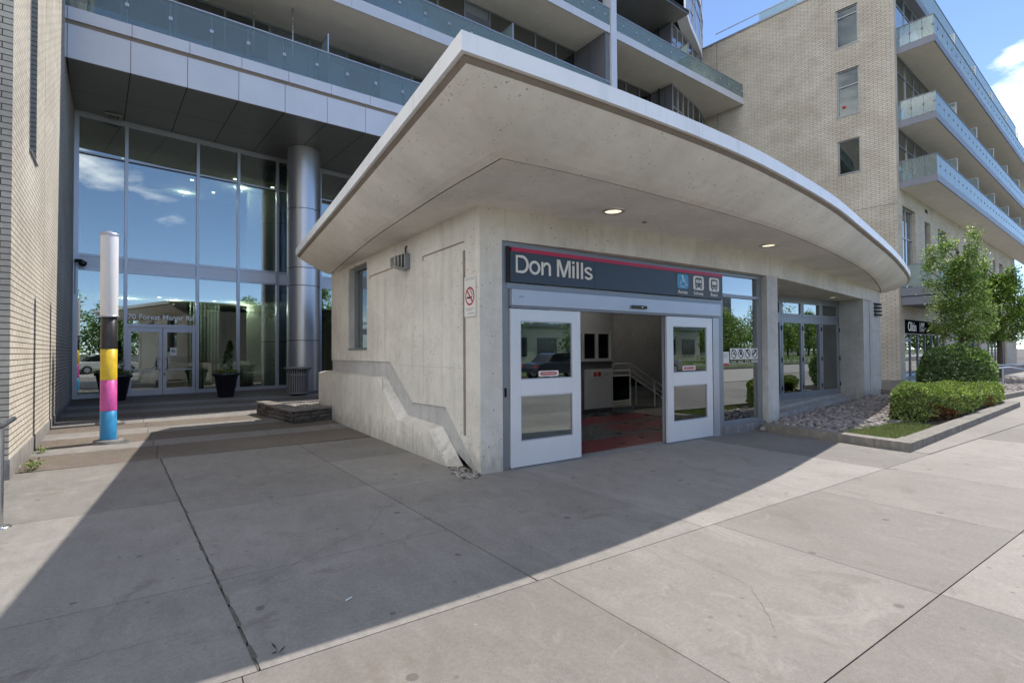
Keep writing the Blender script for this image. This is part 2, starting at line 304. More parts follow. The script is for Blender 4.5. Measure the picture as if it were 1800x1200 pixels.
# ------------------------------------------------------------------ mesh helpers
class F:
    """a vertical working frame: u along, v into the depth, z up"""
    def __init__(s, ox, oy, ang=0.): s.o = (ox, oy); s.c = math.cos(ang); s.s = math.sin(ang); s.a = ang
    def p(s, u, v, z): return (s.o[0]+u*s.c-v*s.s, s.o[1]+u*s.s+v*s.c, z)
    def inv(s, x, y): dx, dy = x-s.o[0], y-s.o[1]; return (dx*s.c+dy*s.s, -dx*s.s+dy*s.c)
W0 = F(0, 0, 0)
class MB:
    def __init__(s): s.v = []; s.f = []; s.sm = []
    def add(s, vs, fs, smooth=False):
        k = len(s.v); s.v += [tuple(a) for a in vs]; s.f += [tuple(k+i for i in q) for q in fs]; s.sm += [smooth]*len(fs); return s
    def box(s, u0, u1, v0, v1, z0, z1, fr=W0):
        P = [fr.p(u, v, z) for z in (z0, z1) for v in (v0, v1) for u in (u0, u1)]
        return s.add(P, [(0, 2, 3, 1), (4, 5, 7, 6), (0, 1, 5, 4), (2, 6, 7, 3), (0, 4, 6, 2), (1, 3, 7, 5)])
    def prism(s, poly, z0, z1, fr=W0):      # poly (u,v) ccw
        n = len(poly); P = [fr.p(a, b, z0) for a, b in poly]+[fr.p(a, b, z1) for a, b in poly]
        return s.add(P, [tuple(range(n))[::-1], tuple(range(n, 2*n))]+[(i, (i+1) % n, n+(i+1) % n, n+i) for i in range(n)])
    def wallpoly(s, poly, v0, v1, fr=W0):   # poly (u,z) extruded in depth
        n = len(poly); P = [fr.p(a, v0, b) for a, b in poly]+[fr.p(a, v1, b) for a, b in poly]
        return s.add(P, [tuple(range(n)), tuple(range(n, 2*n))[::-1]]+[(i, n+i, n+(i+1) % n, (i+1) % n) for i in range(n)])
    def quad(s, a, b, c, d): return s.add([a, b, c, d], [(0, 1, 2, 3)])
    def cyl(s, a, b, r0, r1=None, n=24, cap=True, smooth=True):
        r1 = r0 if r1 is None else r1; a = Vector(a); b = Vector(b); d = (b-a).normalized()
        x = d.orthogonal().normalized(); y = d.cross(x); V = []
        for c, r in ((a, r0), (b, r1)):
            for i in range(n): t = 2*math.pi*i/n; V.append(c+x*math.cos(t)*r+y*math.sin(t)*r)
        s.add(V, [(i, (i+1) % n, n+(i+1) % n, n+i) for i in range(n)], smooth)
        if cap: s.add(V, [tuple(range(n))[::-1], tuple(range(n, 2*n))])
        return s
    def lathe(s, c, prof, n=32, smooth=True, arc=2*math.pi, a0=0):     # prof [(r,z)]
        V = []; m = len(prof); closed = abs(arc-2*math.pi) < 1e-6; k = n if closed else n+1
        for i in range(k):
            t = a0+arc*i/n
            for r, z in prof: V.append((c[0]+r*math.cos(t), c[1]+r*math.sin(t), c[2]+z))
        fs = []
        for i in range(n):
            j = (i+1) % k
            for q in range(m-1): fs.append((i*m+q, j*m+q, j*m+q+1, i*m+q+1))
        return s.add(V, fs, smooth)
    def tube(s, pts, r, n=8):
        P = [Vector(p) for p in pts]; V = []; x = None
        for i, p in enumerate(P):
            d = (P[min(i+1, len(P)-1)]-P[max(i-1, 0)]).normalized()
            x = d.orthogonal().normalized() if x is None else (x-d*x.dot(d)).normalized()
            y = d.cross(x); rr = r[i] if isinstance(r, (list, tuple)) else r
            for k in range(n): t = 2*math.pi*k/n; V.append(p+x*math.cos(t)*rr+y*math.sin(t)*rr)
        m = len(P); s.add(V, [(i*n+k, i*n+(k+1) % n, (i+1)*n+(k+1) % n, (i+1)*n+k) for i in range(m-1) for k in range(n)], True)
        return s.add(V, [tuple(range(n))[::-1], tuple(range((m-1)*n, m*n))])
    def strip(s, A, B, smooth=False):       # ruled surface between two point rows
        n = len(A); return s.add(list(A)+list(B), [(i, i+1, n+i+1, n+i) for i in range(n-1)], smooth)
    def leaf(s, c, d, up, L, Wd):
        c = Vector(c); sd = d.cross(up); 
        if sd.length < 1e-4: sd = Vector((1, 0, 0))
        sd = sd.normalized()*Wd*.5; e = c+d*L; m = c+d*L*.45+up*L*.10
        return s.add([c, m+sd, e, m-sd], [(0, 1, 2, 3)])
def wpos(o):
    p = Vector((0, 0, 0))
    while o: p += o.location; o = o.parent
    return p
def mk(name, mb, mat, parent=None, label=None, bevel=0):
    if isinstance(mb, MB): vs, fs, sm = mb.v, mb.f, mb.sm
    if parent is not None: base = wpos(parent)
    else:
        xs = [a[0] for a in vs]; ys = [a[1] for a in vs]; zs = [a[2] for a in vs]
        base = Vector(((min(xs)+max(xs))/2, (min(ys)+max(ys))/2, min(zs)))
    me = bpy.data.meshes.new(name); me.from_pydata([(a[0]-base.x, a[1]-base.y, a[2]-base.z) for a in vs], [], fs)
    me.polygons.foreach_set('use_smooth', sm); me.materials.append(mat); me.update()
    o = bpy.data.objects.new(name, me); COL.objects.link(o)
    if parent is None: o.location = base
    else: o.parent = parent
    if label: o['label'] = label
    if bevel:
        b = o.modifiers.new('bevel', 'BEVEL'); b.width = bevel; b.segments = 2; b.limit_method = 'ANGLE'; b.angle_limit = R(50)
    return o
def cut(o, boxes):
    """cut box openings (x0,x1,y0,y1,z0,z1) out of a mesh for good"""
    for bx in boxes:
        c = mk('cutter', MB().box(*bx), o.data.materials[0]); m = o.modifiers.new('cut', 'BOOLEAN'); m.operation = 'DIFFERENCE'; m.object = c; m.solver = 'EXACT'
        bpy.context.view_layer.update(); me = bpy.data.meshes.new_from_object(o.evaluated_get(bpy.context.evaluated_depsgraph_get()))
        o.modifiers.clear(); o.data = me; cm_ = c.data; bpy.data.objects.remove(c); bpy.data.meshes.remove(cm_)
def mks(name, mb, mat, parent, label=None, bevel=0):
    """one mesh object per connected piece"""
    par = list(range(len(mb.v)))
    def find(i):
        while par[i] != i: par[i] = par[par[i]]; i = par[i]
        return i
    for f in mb.f:
        r = find(f[0])
        for k in f[1:]: par[find(k)] = r
    grp = {}
    for f, sm in zip(mb.f, mb.sm): grp.setdefault(find(f[0]), []).append((f, sm))
    for fs in grp.values():
        q = MB(); ix = {}
        for f, sm in fs:
            for k in f:
                if k not in ix: ix[k] = len(q.v); q.v.append(mb.v[k])
            q.f.append(tuple(ix[k] for k in f)); q.sm.append(sm)
        mk(name, q, mat, parent, label, bevel)
def tag(o, label, cat, group=None):
    o['label'] = label; o['category'] = cat
    if group: o['group'] = group
    return o
def thing(name, label, cat, loc, group=None):
    o = bpy.data.objects.new(name, None); COL.objects.link(o); o.location = loc; o.empty_display_size = .3
    return tag(o, label, cat, group)
def struct(name, mb, mat, label=None, kind='structure'):
    o = mk(name, mb, mat); o['kind'] = kind
    if label: o['label'] = label
    return o
def copy_tree(o, parent=None):
    c = o.copy(); COL.objects.link(c)
    if parent: c.parent = parent
    for ch in [x for x in bpy.data.objects if x.parent == o]: copy_tree(ch, c)
    return c
def text(name, s, size, fr, u, v, z, mat, parent, sx=1., align='LEFT', depth=.004, bold=0., mirror=False, vertical=True, label=None):
    cu = bpy.data.curves.new(name, 'FONT'); cu.body = s; cu.size = size; cu.align_x = align; cu.extrude = depth/2; cu.offset = bold; cu.resolution_u = 4
    t = bpy.data.objects.new(name, cu); COL.objects.link(t); bpy.context.view_layer.update()
    me = bpy.data.meshes.new_from_object(t.evaluated_get(bpy.context.evaluated_depsgraph_get()))
    mb = MB(); mb.v = [fr.p(u+q.co.x*sx, v-q.co.z, z+q.co.y) for q in me.vertices]; mb.f = [tuple(p.vertices) for p in me.polygons]; mb.sm = [False]*len(mb.f)
    COL.objects.unlink(t); bpy.data.objects.remove(t); bpy.data.meshes.remove(me); bpy.data.curves.remove(cu)
    return mk(name, mb, mat, parent, label)
def disc(mb, fr, u, z, v, r, n=24, r_in=0., sx=1., dep=.002):
    if r_in:
        A = [fr.p(u+math.cos(2*math.pi*i/n)*r*sx, v, z+math.sin(2*math.pi*i/n)*r) for i in range(n+1)]
        B = [fr.p(u+math.cos(2*math.pi*i/n)*r_in*sx, v, z+math.sin(2*math.pi*i/n)*r_in) for i in range(n+1)]
        mb.strip(B, A)
    else: mb.wallpoly([(u+math.cos(2*math.pi*i/n)*r*sx, z+math.sin(2*math.pi*i/n)*r) for i in range(n)], v, v+dep, fr)
    return mb
def rrect(u0, u1, z0, z1, r, n=4):
    P = []
    for cx, cz, a in ((u1-r, z1-r, 0), (u0+r, z1-r, 90), (u0+r, z0+r, 180), (u1-r, z0+r, 270)):
        for i in range(n+1): t = R(a+90*i/n); P.append((cx+r*math.cos(t), cz+r*math.sin(t)))
    return P
def stroke(pts, wd, v0, v1, fr, mb=None):     # flat stroke along a polyline in the (u,z) plane
    mb = mb or MB()
    for (a, b), (c, d) in zip(pts[:-1], pts[1:]):
        L = math.hypot(c-a, d-b) or 1e-6; nx, nz = -(d-b)/L*wd/2, (c-a)/L*wd/2; ex, ez = (c-a)/L*wd*.3, (d-b)/L*wd*.3
        mb.wallpoly([(a+nx-ex, b+nz-ez), (a-nx-ex, b-nz-ez), (c-nx+ex, d-nz+ez), (c+nx+ex, d+nz+ez)], v0, v1, fr)
    return mb

def gz(y): return 0. if y < 11 else min(.23, .23*(y-11)/9.5)
def lerp_tab(T, x):
    if x <= T[0][0]: return T[0][1]
    for (a, b), (c, d) in zip(T[:-1], T[1:]):
        if x <= c: t = (x-a)/(c-a); return b+(d-b)*t
    return T[-1][1]
def smooth_poly(P, n=8):                       # Catmull-Rom through 2-D points
    out = []
    for i in range(len(P)-1):
        p0 = P[max(i-1, 0)]; p1 = P[i]; p2 = P[i+1]; p3 = P[min(i+2, len(P)-1)]
        for k in range(n):
            t = k/n; out.append(tuple(.5*((2*p1[j])+(-p0[j]+p2[j])*t+(2*p0[j]-5*p1[j]+4*p2[j]-p3[j])*t*t+(-p0[j]+3*p1[j]-3*p2[j]+p3[j])*t**3) for j in range(2)))
    return out+[tuple(P[-1])]

# ================================================================== GROUND
FL = F(.949, 20.7, .151); FS = F(-2.02, 16.69, .0373); FW = F(-1.62, 9.03, R(3.3)); FB = F(30.53, 10.30, R(7)); FF = F(30.53, 10.30, R(4.3))
g = MB()
ys = [-900, -12.6, -12.5, -3.32, -3.3, 2.86, 11, 20.5, 26, 900]; xs = [-900, -3, 0, 4, 12, 40, 900]
for y in ys:
    for x in xs: g.v.append((x, y, gz(y)-(.013 if y > -3.31 else .05)))
nx = len(xs)
g.f = [(j*nx+i, j*nx+i+1, (j+1)*nx+i+1, (j+1)*nx+i) for j in range(len(ys)-1) for i in range(nx-1)]; g.sm = [False]*len(g.f)
struct('ground', g, M['gap'])
rd = MB(); rd.quad((-400, -13, -.030), (500, -13, -.030), (500, -3.4, -.030), (-400, -3.4, -.030)); struct('road', rd, M['asphalt'])
rk = MB(); rk.box(-120, 200, -3.4, -3.2, -.2, .012); rk.box(-120, 200, -13.2, -13, -.2, .12); struct('road_kerb', rk, M['kerb'])
lw = MB(); lw.quad((-400, -80, .02), (500, -80, .02), (500, -13.2, .02), (-400, -13.2, .02)); struct('lawn', lw, M['grass'])

def panel(mb, P, g=.0032, th=.012):
    """one paving slab: quad P (ccw) shrunk by the joint gap, with a tiny arris"""
    Q = []
    n = len(P)
    for i in range(n):
        a = Vector(P[i-1]); b = Vector(P[i]); c = Vector(P[(i+1) % n]); d1 = (a-b).normalized(); d2 = (c-b).normalized()
        s = abs(d1.x*d2.y-d1.y*d2.x) or 1; Q.append(b+(d1+d2)*(g/s))
    lo = [(q.x, q.y, gz(q.y)-th) for q in Q]; hi = [(q.x, q.y, gz(q.y)) for q in Q]
    mb.add(lo+hi, [tuple(range(n, 2*n))]+[(i, (i+1) % n, n+(i+1) % n, n+i) for i in range(n)])
def jx(y, x0=.41): return x0-.066*(y-2.87)       # the long joint that runs to the lobby
pa = MB()
JW = .005
YA = [2.88, 4.17, 6.65, 9.48]
for y0, y1 in zip(YA[:-1], YA[1:]):
    XS = [lambda y, k=k: jx(y)-2.05*k-(JW if k == 0 else 0) for k in range(9, -1, -1)]
    for a, b in zip(XS[:-1], XS[1:]): panel(pa, [(a(y0), y0), (b(y0), y0), (b(y1), y1), (a(y1), y1)])
x2 = lambda y: 2.165-.035*(y-2.88)
for y0, y1 in ((2.88, 4.17), (4.17, 6.1), (6.1, 7.9), (7.9, 9.48)):
    panel(pa, [(jx(y0)+JW, y0), (x2(y0)-.004, y0), (x2(y1)-.004, y1), (jx(y1)+JW, y1)])
panel(pa, [(x2(2.88)+.004, 2.88), (4.04, 2.88), (4.0, 5.80), (x2(5.80)+.004, 5.80)])
panel(pa, [(x2(5.80)+.004, 5.80), (3.30, 5.80), (3.30, 7.7), (x2(7.7)+.004, 7.7)]); panel(pa, [(x2(7.7)+.004, 7.7), (3.30, 7.7), (3.30, 9.48), (x2(9.48)+.004, 9.48)])
for a, b in ((4.04, 6.02), (6.02, 7.95), (7.95, 9.58)): panel(pa, [(a, 2.88), (b, 2.88), (b+(0 if b < 9 else .24), 5.74), (a-(.04 if a < 5 else 0), 5.74)])
struct('plaza_paving', pa, M['slab_a'])
sw = MB(); GX = [.33+1.93*k for k in range(-12, 34)]
for k in range(len(GX)-1):
    a, b = GX[k], GX[k+1]
    for y0, y1 in ((1.22, 2.88), (-.85, 1.22), (-3.19, -.85)): panel(sw, [(a, y0+.001), (b, y0+.001), (b, y1-.001), (a, y1-.001)], .0030)
struct('sidewalk', sw, M['slab_b'])
far = MB()
for k in range(22):
    a = 9.60+k*3.2
    far.quad((a, 2.89, .002), (a+3.2, 2.89, .002), (a+3.2, 12.5, .002), (a, 12.5, .002))
struct('forecourt', far, M['slab_b'])
ck = MB()
def crack(P, seed, w=.004):
    r = random.Random(seed); Q = []
    for (a, b), (c, d) in zip(P[:-1], P[1:]):
        n = max(2, int(math.hypot(c-a, d-b)/.05))
        for i in range(n): t = i/n; Q.append((a+(c-a)*t+r.gauss(0, .006), b+(d-b)*t+r.gauss(0, .006)))
    for (a, b), (c, d) in zip(Q[:-1], Q[1:]):
        L = math.hypot(c-a, d-b) or 1e-6; w1 = w*r.uniform(.3, 1.2); nx_, ny_ = -(d-b)/L*w1/2, (c-a)/L*w1/2
        ck.quad((a+nx_, b+ny_, .0015), (a-nx_, b-ny_, .0015), (c-nx_, d-ny_, .0015), (c+nx_, d+ny_, .0015))
crack([(.55, 3.95), (1.1, 4.35), (1.55, 4.6), (1.9, 5.15), (2.08, 5.2)], 1); crack([(-1.3, 3.4), (-.7, 3.55), (.2, 3.5)], 2, .003); crack([(2.9, 1.6), (3.3, 2.0), (3.4, 2.8)], 3, .002)
r = random.Random(4); y = 2.9
while y < 9.4:
    L = r.uniform(.05, .3); w_ = r.uniform(.004, .016); x = jx(y)+r.uniform(-.006, .006); x1_ = jx(y+L)+r.uniform(-.006, .006)
    ck.add([(x-w_, y, .0012), (x, y-.02, .0012), (x+w_, y+.01, .0012), (x1_+w_*.6, y+L, .0012), (x1_-w_*.7, y+L, .0012)], [(0, 1, 2, 3, 4)]); y += L*r.uniform(.9, 2.4)
struct('paving_crack', ck, M['gap'])
# bands between plaza and lobby
bands = [(9.48, 10.85, 'g'), (10.85, 11.5, 'l'), (11.5, 12.45, 'g'), (12.45, 13.2, 'l'), (13.2, 14.0, 'g'), (14.0, 15.0, 'l'), (15.0, 15.9, 'g'), (15.9, 16.6, 'l'), (16.6, 17.5, 'g'), (17.5, 18.2, 'l'), (18.2, 22.5, 'g')]
bl, bg_ = MB(), MB()
for y0, y1, k in bands:
    tgt = bg_ if k == 'g' else bl; cuts = [-3.2]+[jx((y0+y1)/2)]+[2.0+random.uniform(-.4, .4), 4.6, 9]
    for a, b in zip(cuts[:-1], cuts[1:]):
        ya = [y0, y1] if y1 <= 20.5 else [y0, 20.5, y1]
        sh = .035
        for c, d in zip(ya[:-1], ya[1:]): panel(tgt, [(a, c+sh*a), (b, c+sh*b), (b, d+sh*b), (a, d+sh*a)] , .004)
struct('aggregate_paving', bg_, M['slab_g']); struct('pale_paving', bl, M['slab_l'])

# ================================================================== STATION PAVILION
face = [(3.41, 5.75), (4.87, 5.67), (6.2, 5.62), (7.37, 5.61), (8.8, 5.62), (10.2, 5.66), (11.84, 5.88), (13.8, 6.2), (16.28, 6.6), (17.8, 6.84), (20.1, 7.32)]
face = smooth_poly(face, 5)
def fy(x): return lerp_tab(face, x)
groove = smooth_poly([(3.38, 12.86), (3.16, 11.1), (2.90, 8.5), (2.80, 6.8), (2.74, 5.4), (2.74, 4.204)], 5)[:-1]+smooth_poly([(2.74, 4.204), (3.6, 4.15), (4.44, 4.15), (5.54, 4.18), (6.86, 4.24), (8.6, 4.40), (11.3, 4.85), (14.7, 5.60), (18.45, 6.72), (20.35, 7.40)], 5)
edge = smooth_poly([(2.60, 12.95), (2.42, 10.5), (2.25, 8.2), (2.06, 5.8), (1.868, 3.403)], 5)[:-1]
nl = len(edge); ng = len(smooth_poly([(0, 0)]*6, 5))-1
edge_f = smooth_poly([(1.868, 3.403), (3.63, 3.375), (5.58, 3.43), (7.19, 3.60), (8.9, 3.85), (10.6, 4.19), (14.83, 5.10), (18.2, 5.93), (20.4, 6.55), (22.1, 7.20)], 5)
def resamp(P, n):
    L = [0]
    for a, b in zip(P[:-1], P[1:]): L.append(L[-1]+math.dist(a, b))
    out = []
    for i in range(n+1):
        t = L[-1]*i/n; k = max(j for j in range(len(L)) if L[j] <= t+1e-9); k = min(k, len(P)-2)
        q = (t-L[k])/(L[k+1]-L[k]); out.append((P[k][0]+(P[k+1][0]-P[k][0])*q, P[k][1]+(P[k+1][1]-P[k][1])*q))
    return out
gl_ = resamp(groove[:ng+1] if math.dist(groove[ng], (2.74, 4.204)) < .01 else groove[:groove.index(min(groove, key=lambda p: math.dist(p, (2.74, 4.204))))+1], 24)
kc = groove.index(min(groove, key=lambda p: math.dist(p, (2.74, 4.204)))); gf_ = resamp(groove[kc:], 48)
el_ = resamp(edge+[(1.868, 3.403)], 24); ef_ = resamp(edge_f, 48)
G = gl_[:-1]+gf_; Eg = el_[:-1]+ef_                 # matched rows, 73 points
def inset(P, d):
    out = []
    for i, p in enumerate(P):
        a = Vector(P[max(i-1, 0)]); b = Vector(p); c = Vector(P[min(i+1, len(P)-1)])
        n1 = (b-a); n2 = (c-b); n1 = n1.normalized() if n1.length > 1e-6 else n2.normalized(); n2 = n2.normalized() if n2.length > 1e-6 else n1
        m1 = Vector((-n1.y, n1.x)); m2 = Vector((-n2.y, n2.x)); m = (m1+m2); m = m.normalized(); k = d/max(m.dot(m1), .3)
        out.append((b.x+m.x*k, b.y+m.y*k))
    return out
ROOF_T, FAS_B, LIP_Z, SOF = 4.05, 3.895, 3.85, 3.50
lip = inset(Eg, .075)
st = thing('subway_entrance', 'board-marked concrete subway entrance pavilion with sweeping canopy roof and open sliding doors', 'building', (3.41, 5.75, 0))
# soffit flat: from the walls out to the groove; sloped soffit from the groove to the lip
sf = MB(); gi = inset(G, .022)
inner = [(3.41, 12.9)]*12
cx = [(3.41, 12.86+(5.75-12.86)*i/24) for i in range(24)]+[(lambda x: (x, fy(x)))(3.41+(20.3-3.41)*i/48) for i in range(49)]
cx = [(a+.09, max(b, 5.86)) if i < 24 else (a+.09, b+.11) for i, (a, b) in enumerate(cx)]
sf.strip([(a, b, SOF) for a, b in cx], [(a, b, SOF) for a, b in gi])
mk('soffit', sf, M['conc_roof'], st)
gm = MB(); gm.strip([(a, b, SOF) for a, b in gi], [(a, b, SOF+.02) for a, b in gi]); gm.strip([(a, b, SOF+.02) for a, b in gi], [(a, b, SOF+.02) for a, b in G]); gm.strip([(a, b, SOF+.02) for a, b in G], [(a, b, SOF-.004) for a, b in G])
mk('soffit_groove', gm, M['conc_edge'], st)
sl = MB(); NR = 7; rows = []
for k in range(NR+1):
    t = k/NR; zz = SOF-.004+(LIP_Z-SOF+.004)*(t**1.35)
    rows.append([(a[0]+(b[0]-a[0])*t, a[1]+(b[1]-a[1])*t, zz) for a, b in zip(G, lip)])
for side in (slice(0, 25), slice(24, 73)):
    for a, b in zip(rows[:-1], rows[1:]): sl.strip(a[side], b[side], True)
# end faces of the canopy
sl.add([r[0] for r in rows]+[(G[0][0]+.03, G[0][1], ROOF_T-.02), (Eg[0][0]+.05, Eg[0][1], ROOF_T-.02)][::1], [tuple(list(range(NR+1))+[NR+2, NR+1])])
sl.add([r[-1] for r in rows]+[(G[-1][0], G[-1][1], ROOF_T-.02), (Eg[-1][0], Eg[-1][1], ROOF_T-.02)], [tuple(list(range(NR+1))+[NR+2, NR+1])])
mk('canopy_underside', sl, M['conc_roof'], st)
# recess strip between lip and fascia
rc = MB(); e2 = inset(Eg, .045); rc.strip([(a, b, LIP_Z) for a, b in lip], [(a, b, LIP_Z+.03) for a, b in e2]); rc.strip([(a, b, LIP_Z+.03) for a, b in e2], [(a, b, FAS_B+.02) for a, b in e2]); 
mk('drip_recess', rc, M['conc_edge'], st)
fa = MB(); e3 = inset(Eg, .05)
def fascia_run(i0, i1):
    A = Eg[i0:i1+1]; B = e3[i0:i1+1]
    if i0 != 24 and i0 != 0: d = Vector((A[1][0]-A[0][0], A[1][1]-A[0][1])).normalized()*.006; A = [(A[0][0]+d.x, A[0][1]+d.y)]+A[1:]
    fa.strip([(a, b, FAS_B) for a, b in A], [(a, b, ROOF_T) for a, b in A]); fa.strip([(a, b, ROOF_T) for a, b in A], [(a, b, ROOF_T) for a, b in B]); fa.strip([(a, b, FAS_B+.004) for a, b in B], [(a, b, FAS_B) for a, b in A])
    for k in (0, -1): fa.quad((*A[k], FAS_B), (*A[k], ROOF_T), (*B[k], ROOF_T), (*B[k], FAS_B))
fascia_run(0, 24)
for a, b in ((24, 32), (32, 41), (41, 50), (50, 60), (60, 72)): fascia_run(a, b)
mk('fascia', fa, M['fascia'], st)
rf = MB(); rf.prism([(a, b) for a, b in e3]+[(23, 9.5), (14, 14), (2.9, 13.3)], ROOF_T-.06, ROOF_T-.02); deck = mk('roof_deck', rf, M['conc_grey'], st)
ADDED_SKY = [(5.2, 8.9, 7.6, 9.3), (11.2, 15.0, 9.9, 11.9)]  # roof openings added to bring daylight into the dark station interior
cut(deck, [(a, b, c, d, 3.8, 4.3) for a, b, c, d in ADDED_SKY])

# walls --------------------------------------------------------------
FSd = F(3.41, 0, R(-90))            # u = -y , v = +x ; outward is -v
def sy(y): return -y
wl = MB()
# side wall (x from 3.41 to 3.71) around the window y 10.23..11.47 z 1.64..3.42, lower edge follows the stepped plinth
prof = [(12.86, 1.405), (8.95, 1.415), (7.94, .76), (6.75, .785), (5.84, .06)]
def wbox(y0, y1, z0, z1): wl.box(3.41, 3.71, y0, y1, z0, z1)
wl.wallpoly([(sy(12.86), 1.405), (sy(11.47), 1.409), (sy(11.47), SOF), (sy(12.86), SOF)], 0, .3, FSd)
wl.wallpoly([(sy(11.47), 1.409), (sy(10.23), 1.412), (sy(10.23), 1.64), (sy(11.47), 1.64)], 0, .3, FSd)
wl.wallpoly([(sy(11.47), 3.43), (sy(10.23), 3.43), (sy(10.23), SOF), (sy(11.47), SOF)], 0, .3, FSd)
wl.wallpoly([(sy(10.23), 1.412), (sy(8.95), 1.415), (sy(8.95), SOF), (sy(10.23), SOF)], 0, .3, FSd)
wl.wallpoly([(sy(8.95), 1.415), (sy(7.94), .76), (sy(7.94), SOF), (sy(8.95), SOF)], 0, .3, FSd)
wl.wallpoly([(sy(7.94), .76), (sy(6.75), .785), (sy(6.75), SOF), (sy(7.94), SOF)], 0, .3, FSd)
wl.wallpoly([(sy(6.75), .785), (sy(5.84), .03), (sy(5.84), SOF), (sy(6.75), SOF)], 0, .3, FSd)
# front pier at the corner and beam above the openings
fr_x = 3.745
n = 8; P = [(3.41+(fr_x-3.41)*i/n, fy(3.41+(fr_x-3.41)*i/n)) for i in range(n+1)]
wl.prism(P+[(fr_x, 6.15), (3.41+.3, 6.15), (3.41+.3, 5.84), (3.41, 5.84)], -.03, SOF)
mk('side_wall', wl, M['conc'], st)
bm_ = MB(); xsb = [fr_x+(19.95-fr_x)*i/60 for i in range(61)]
A0 = [(x, fy(x), 3.085) for x in xsb]; A1 = [(x, fy(x), SOF) for x in xsb]; B0 = [(x, fy(x)+.42, 3.085) for x in xsb]
bm_.strip(A0, A1, True); bm_.strip(B0, A0, False)
mk('front_beam', bm_, M['conc'], st)
# plinth with stepped top
pl = MB(); out = [(13.55, 1.08), (9.27, 1.127), (8.25, .441), (7.03, .435), (6.40, -.02)]; inn = [(13.55, 1.12), (9.20, 1.137), (8.16, .522), (6.87, .489), (6.25, .02)]
O = [(3.27, y, z) for y, z in out]; I = [(3.43, y, z) for y, z in inn]; Bt = [(3.27, y, -.05) for y, z in out]
pl.strip(Bt, O); pl.strip(O, I); pl.add([(3.27, 13.55, -.05), (3.27, 13.55, 1.08), (3.43, 13.55, 1.12), (4.2, 13.55, 1.12), (4.2, 13.55, -.05)], [(0, 1, 2, 3, 4)])
pl.quad((3.43, 12.86, 1.13), (4.2, 12.86, 1.13), (4.2, 13.55, 1.12), (3.43, 13.55, 1.12))
mk('plinth', pl, M['conc'], st)
bd = MB(); bd.strip([(3.435, y, z) for y, z in inn], [(3.435, y, z) for y, z in [(13.55, 1.12), (8.95, 1.43), (7.94, .78), (6.75, .80), (5.80, .03)]])
bd2 = MB()
bd2.wallpoly([(sy(12.86), 1.0), (sy(9.0), 1.0), (sy(8.0), .3), (sy(6.8), .3), (sy(5.9), -.03), (sy(5.84), .03), (sy(6.75), .80), (sy(7.94), .78), (sy(8.95), 1.43), (sy(12.86), 1.42)][::1], .025, .2, FSd)
mk('plinth_band', bd2, M['conc_flash'], st)
# side wall form joints: raised dark strips, groove shade put into the colour
rg = MB()
rg.box(3.405, 3.42, 6.17, 7.50, 3.092, 3.112); rg.box(3.405, 3.42, 7.49, 7.52, 3.03, 3.112); rg.box(3.405, 3.42, 8.75, 10.03, 3.092, 3.112); rg.box(3.405, 3.42, 10.02, 10.05, 3.05, 3.112)
rg.box(3.404, 3.42, 6.135, 6.175, .45, 2.98); rg.box(3.4055, 3.42, 6.19, 6.197, .45, 2.98)
mk('form_joint_shade', rg, M['conc_edge'], st)
fj = MB()
for y in (7.5, 9.2): fj.box(3.4075, 3.42, y, y+.006, 1.42 if y > 8.9 else .9, 3.0)
fj.box(3.4075, 3.42, 6.2, 8.6, 1.36, 1.366)
for y in (8.95, 10.2, 7.6): fj.box(3.2675, 3.28, y, y+.008, 0, .44 if y < 8.9 else 1.12)
mk('board_line', fj, M['conc_flash'], st)
# side window
wf = MB(); y0, y1, z0, z1, d0 = 10.23, 11.47, 1.64, 3.43, .13
for a, b, c, d in ((y0, y0+.05, z0, z1), (y1-.05, y1, z0, z1), (y0+.05, y1-.05, z0, z0+.05), (y0+.05, y1-.05, z1-.05, z1)): wf.box(3.41+d0, 3.41+d0+.07, a, b, c, d)
wf.box(3.41+d0-.01, 3.41+d0+.06, y1-.16, y1-.12, z0+.05, z1-.05)
win = mk('window', wf, M['alu_d'], st)
mk('window_glass', MB().box(3.41+d0+.03, 3.41+d0+.036, y0+.05, y1-.05, z0+.05, z1-.05), M['glass_win'], win)
mk('window_sill', MB().wallpoly([(sy(y1), z0-.0), (sy(y1), z0+.03), (sy(y0), z0+.03), (sy(y0), z0)], -.02, d0-.005, FSd), M['alu_d'], win)

# glazed front ---------------------------------------------------------
GY = 5.765
fr = MB()
def fbx(mb, x0, x1, z0, z1, yf=GY, d=.10): mb.box(x0, x1, yf, yf+d, z0, z1)
fbx(fr, 3.745, 3.83, 0, 3.085); fbx(fr, 3.83, 10.06, 3.015, 3.085); fbx(fr, 3.83, 8.70, 2.44, 2.525, GY-.01)
fbx(fr, 8.60, 8.70, 0, 2.44, GY-.012); fbx(fr, 8.70, 8.745, 0, 3.015, GY-.004); fbx(fr, 9.995, 10.06, 0, 3.015); fbx(fr, 8.745, 9.995, 2.60, 2.66); fbx(fr, 8.745, 9.995, .16, .23)
fbx(fr, 3.83, 3.875, 0, 2.44, GY+.004, .09)
mk('entrance_frame', fr, M['alu_d'], st)
mks('sidelight_pane', MB().box(8.745, 9.995, GY+.05, GY+.056, .23, 2.60).box(8.745, 9.995, GY+.05, GY+.056, 2.66, 3.015), M['glass'], st)
mk('sidelight_sill', MB().box(8.72, 10.12, GY-.06, GY+.14, -.02, .16), M['conc_grey'], st, bevel=.006)
hd = mk('door_header', MB().box(3.885, 8.58, GY-.075, GY+.04, 2.215, 2.435), M['alu2'], st, bevel=.004)
mk('header_track', MB().box(3.885, 8.58, GY-.045, GY+.02, 2.185, 2.213), M['alu_d'], hd)
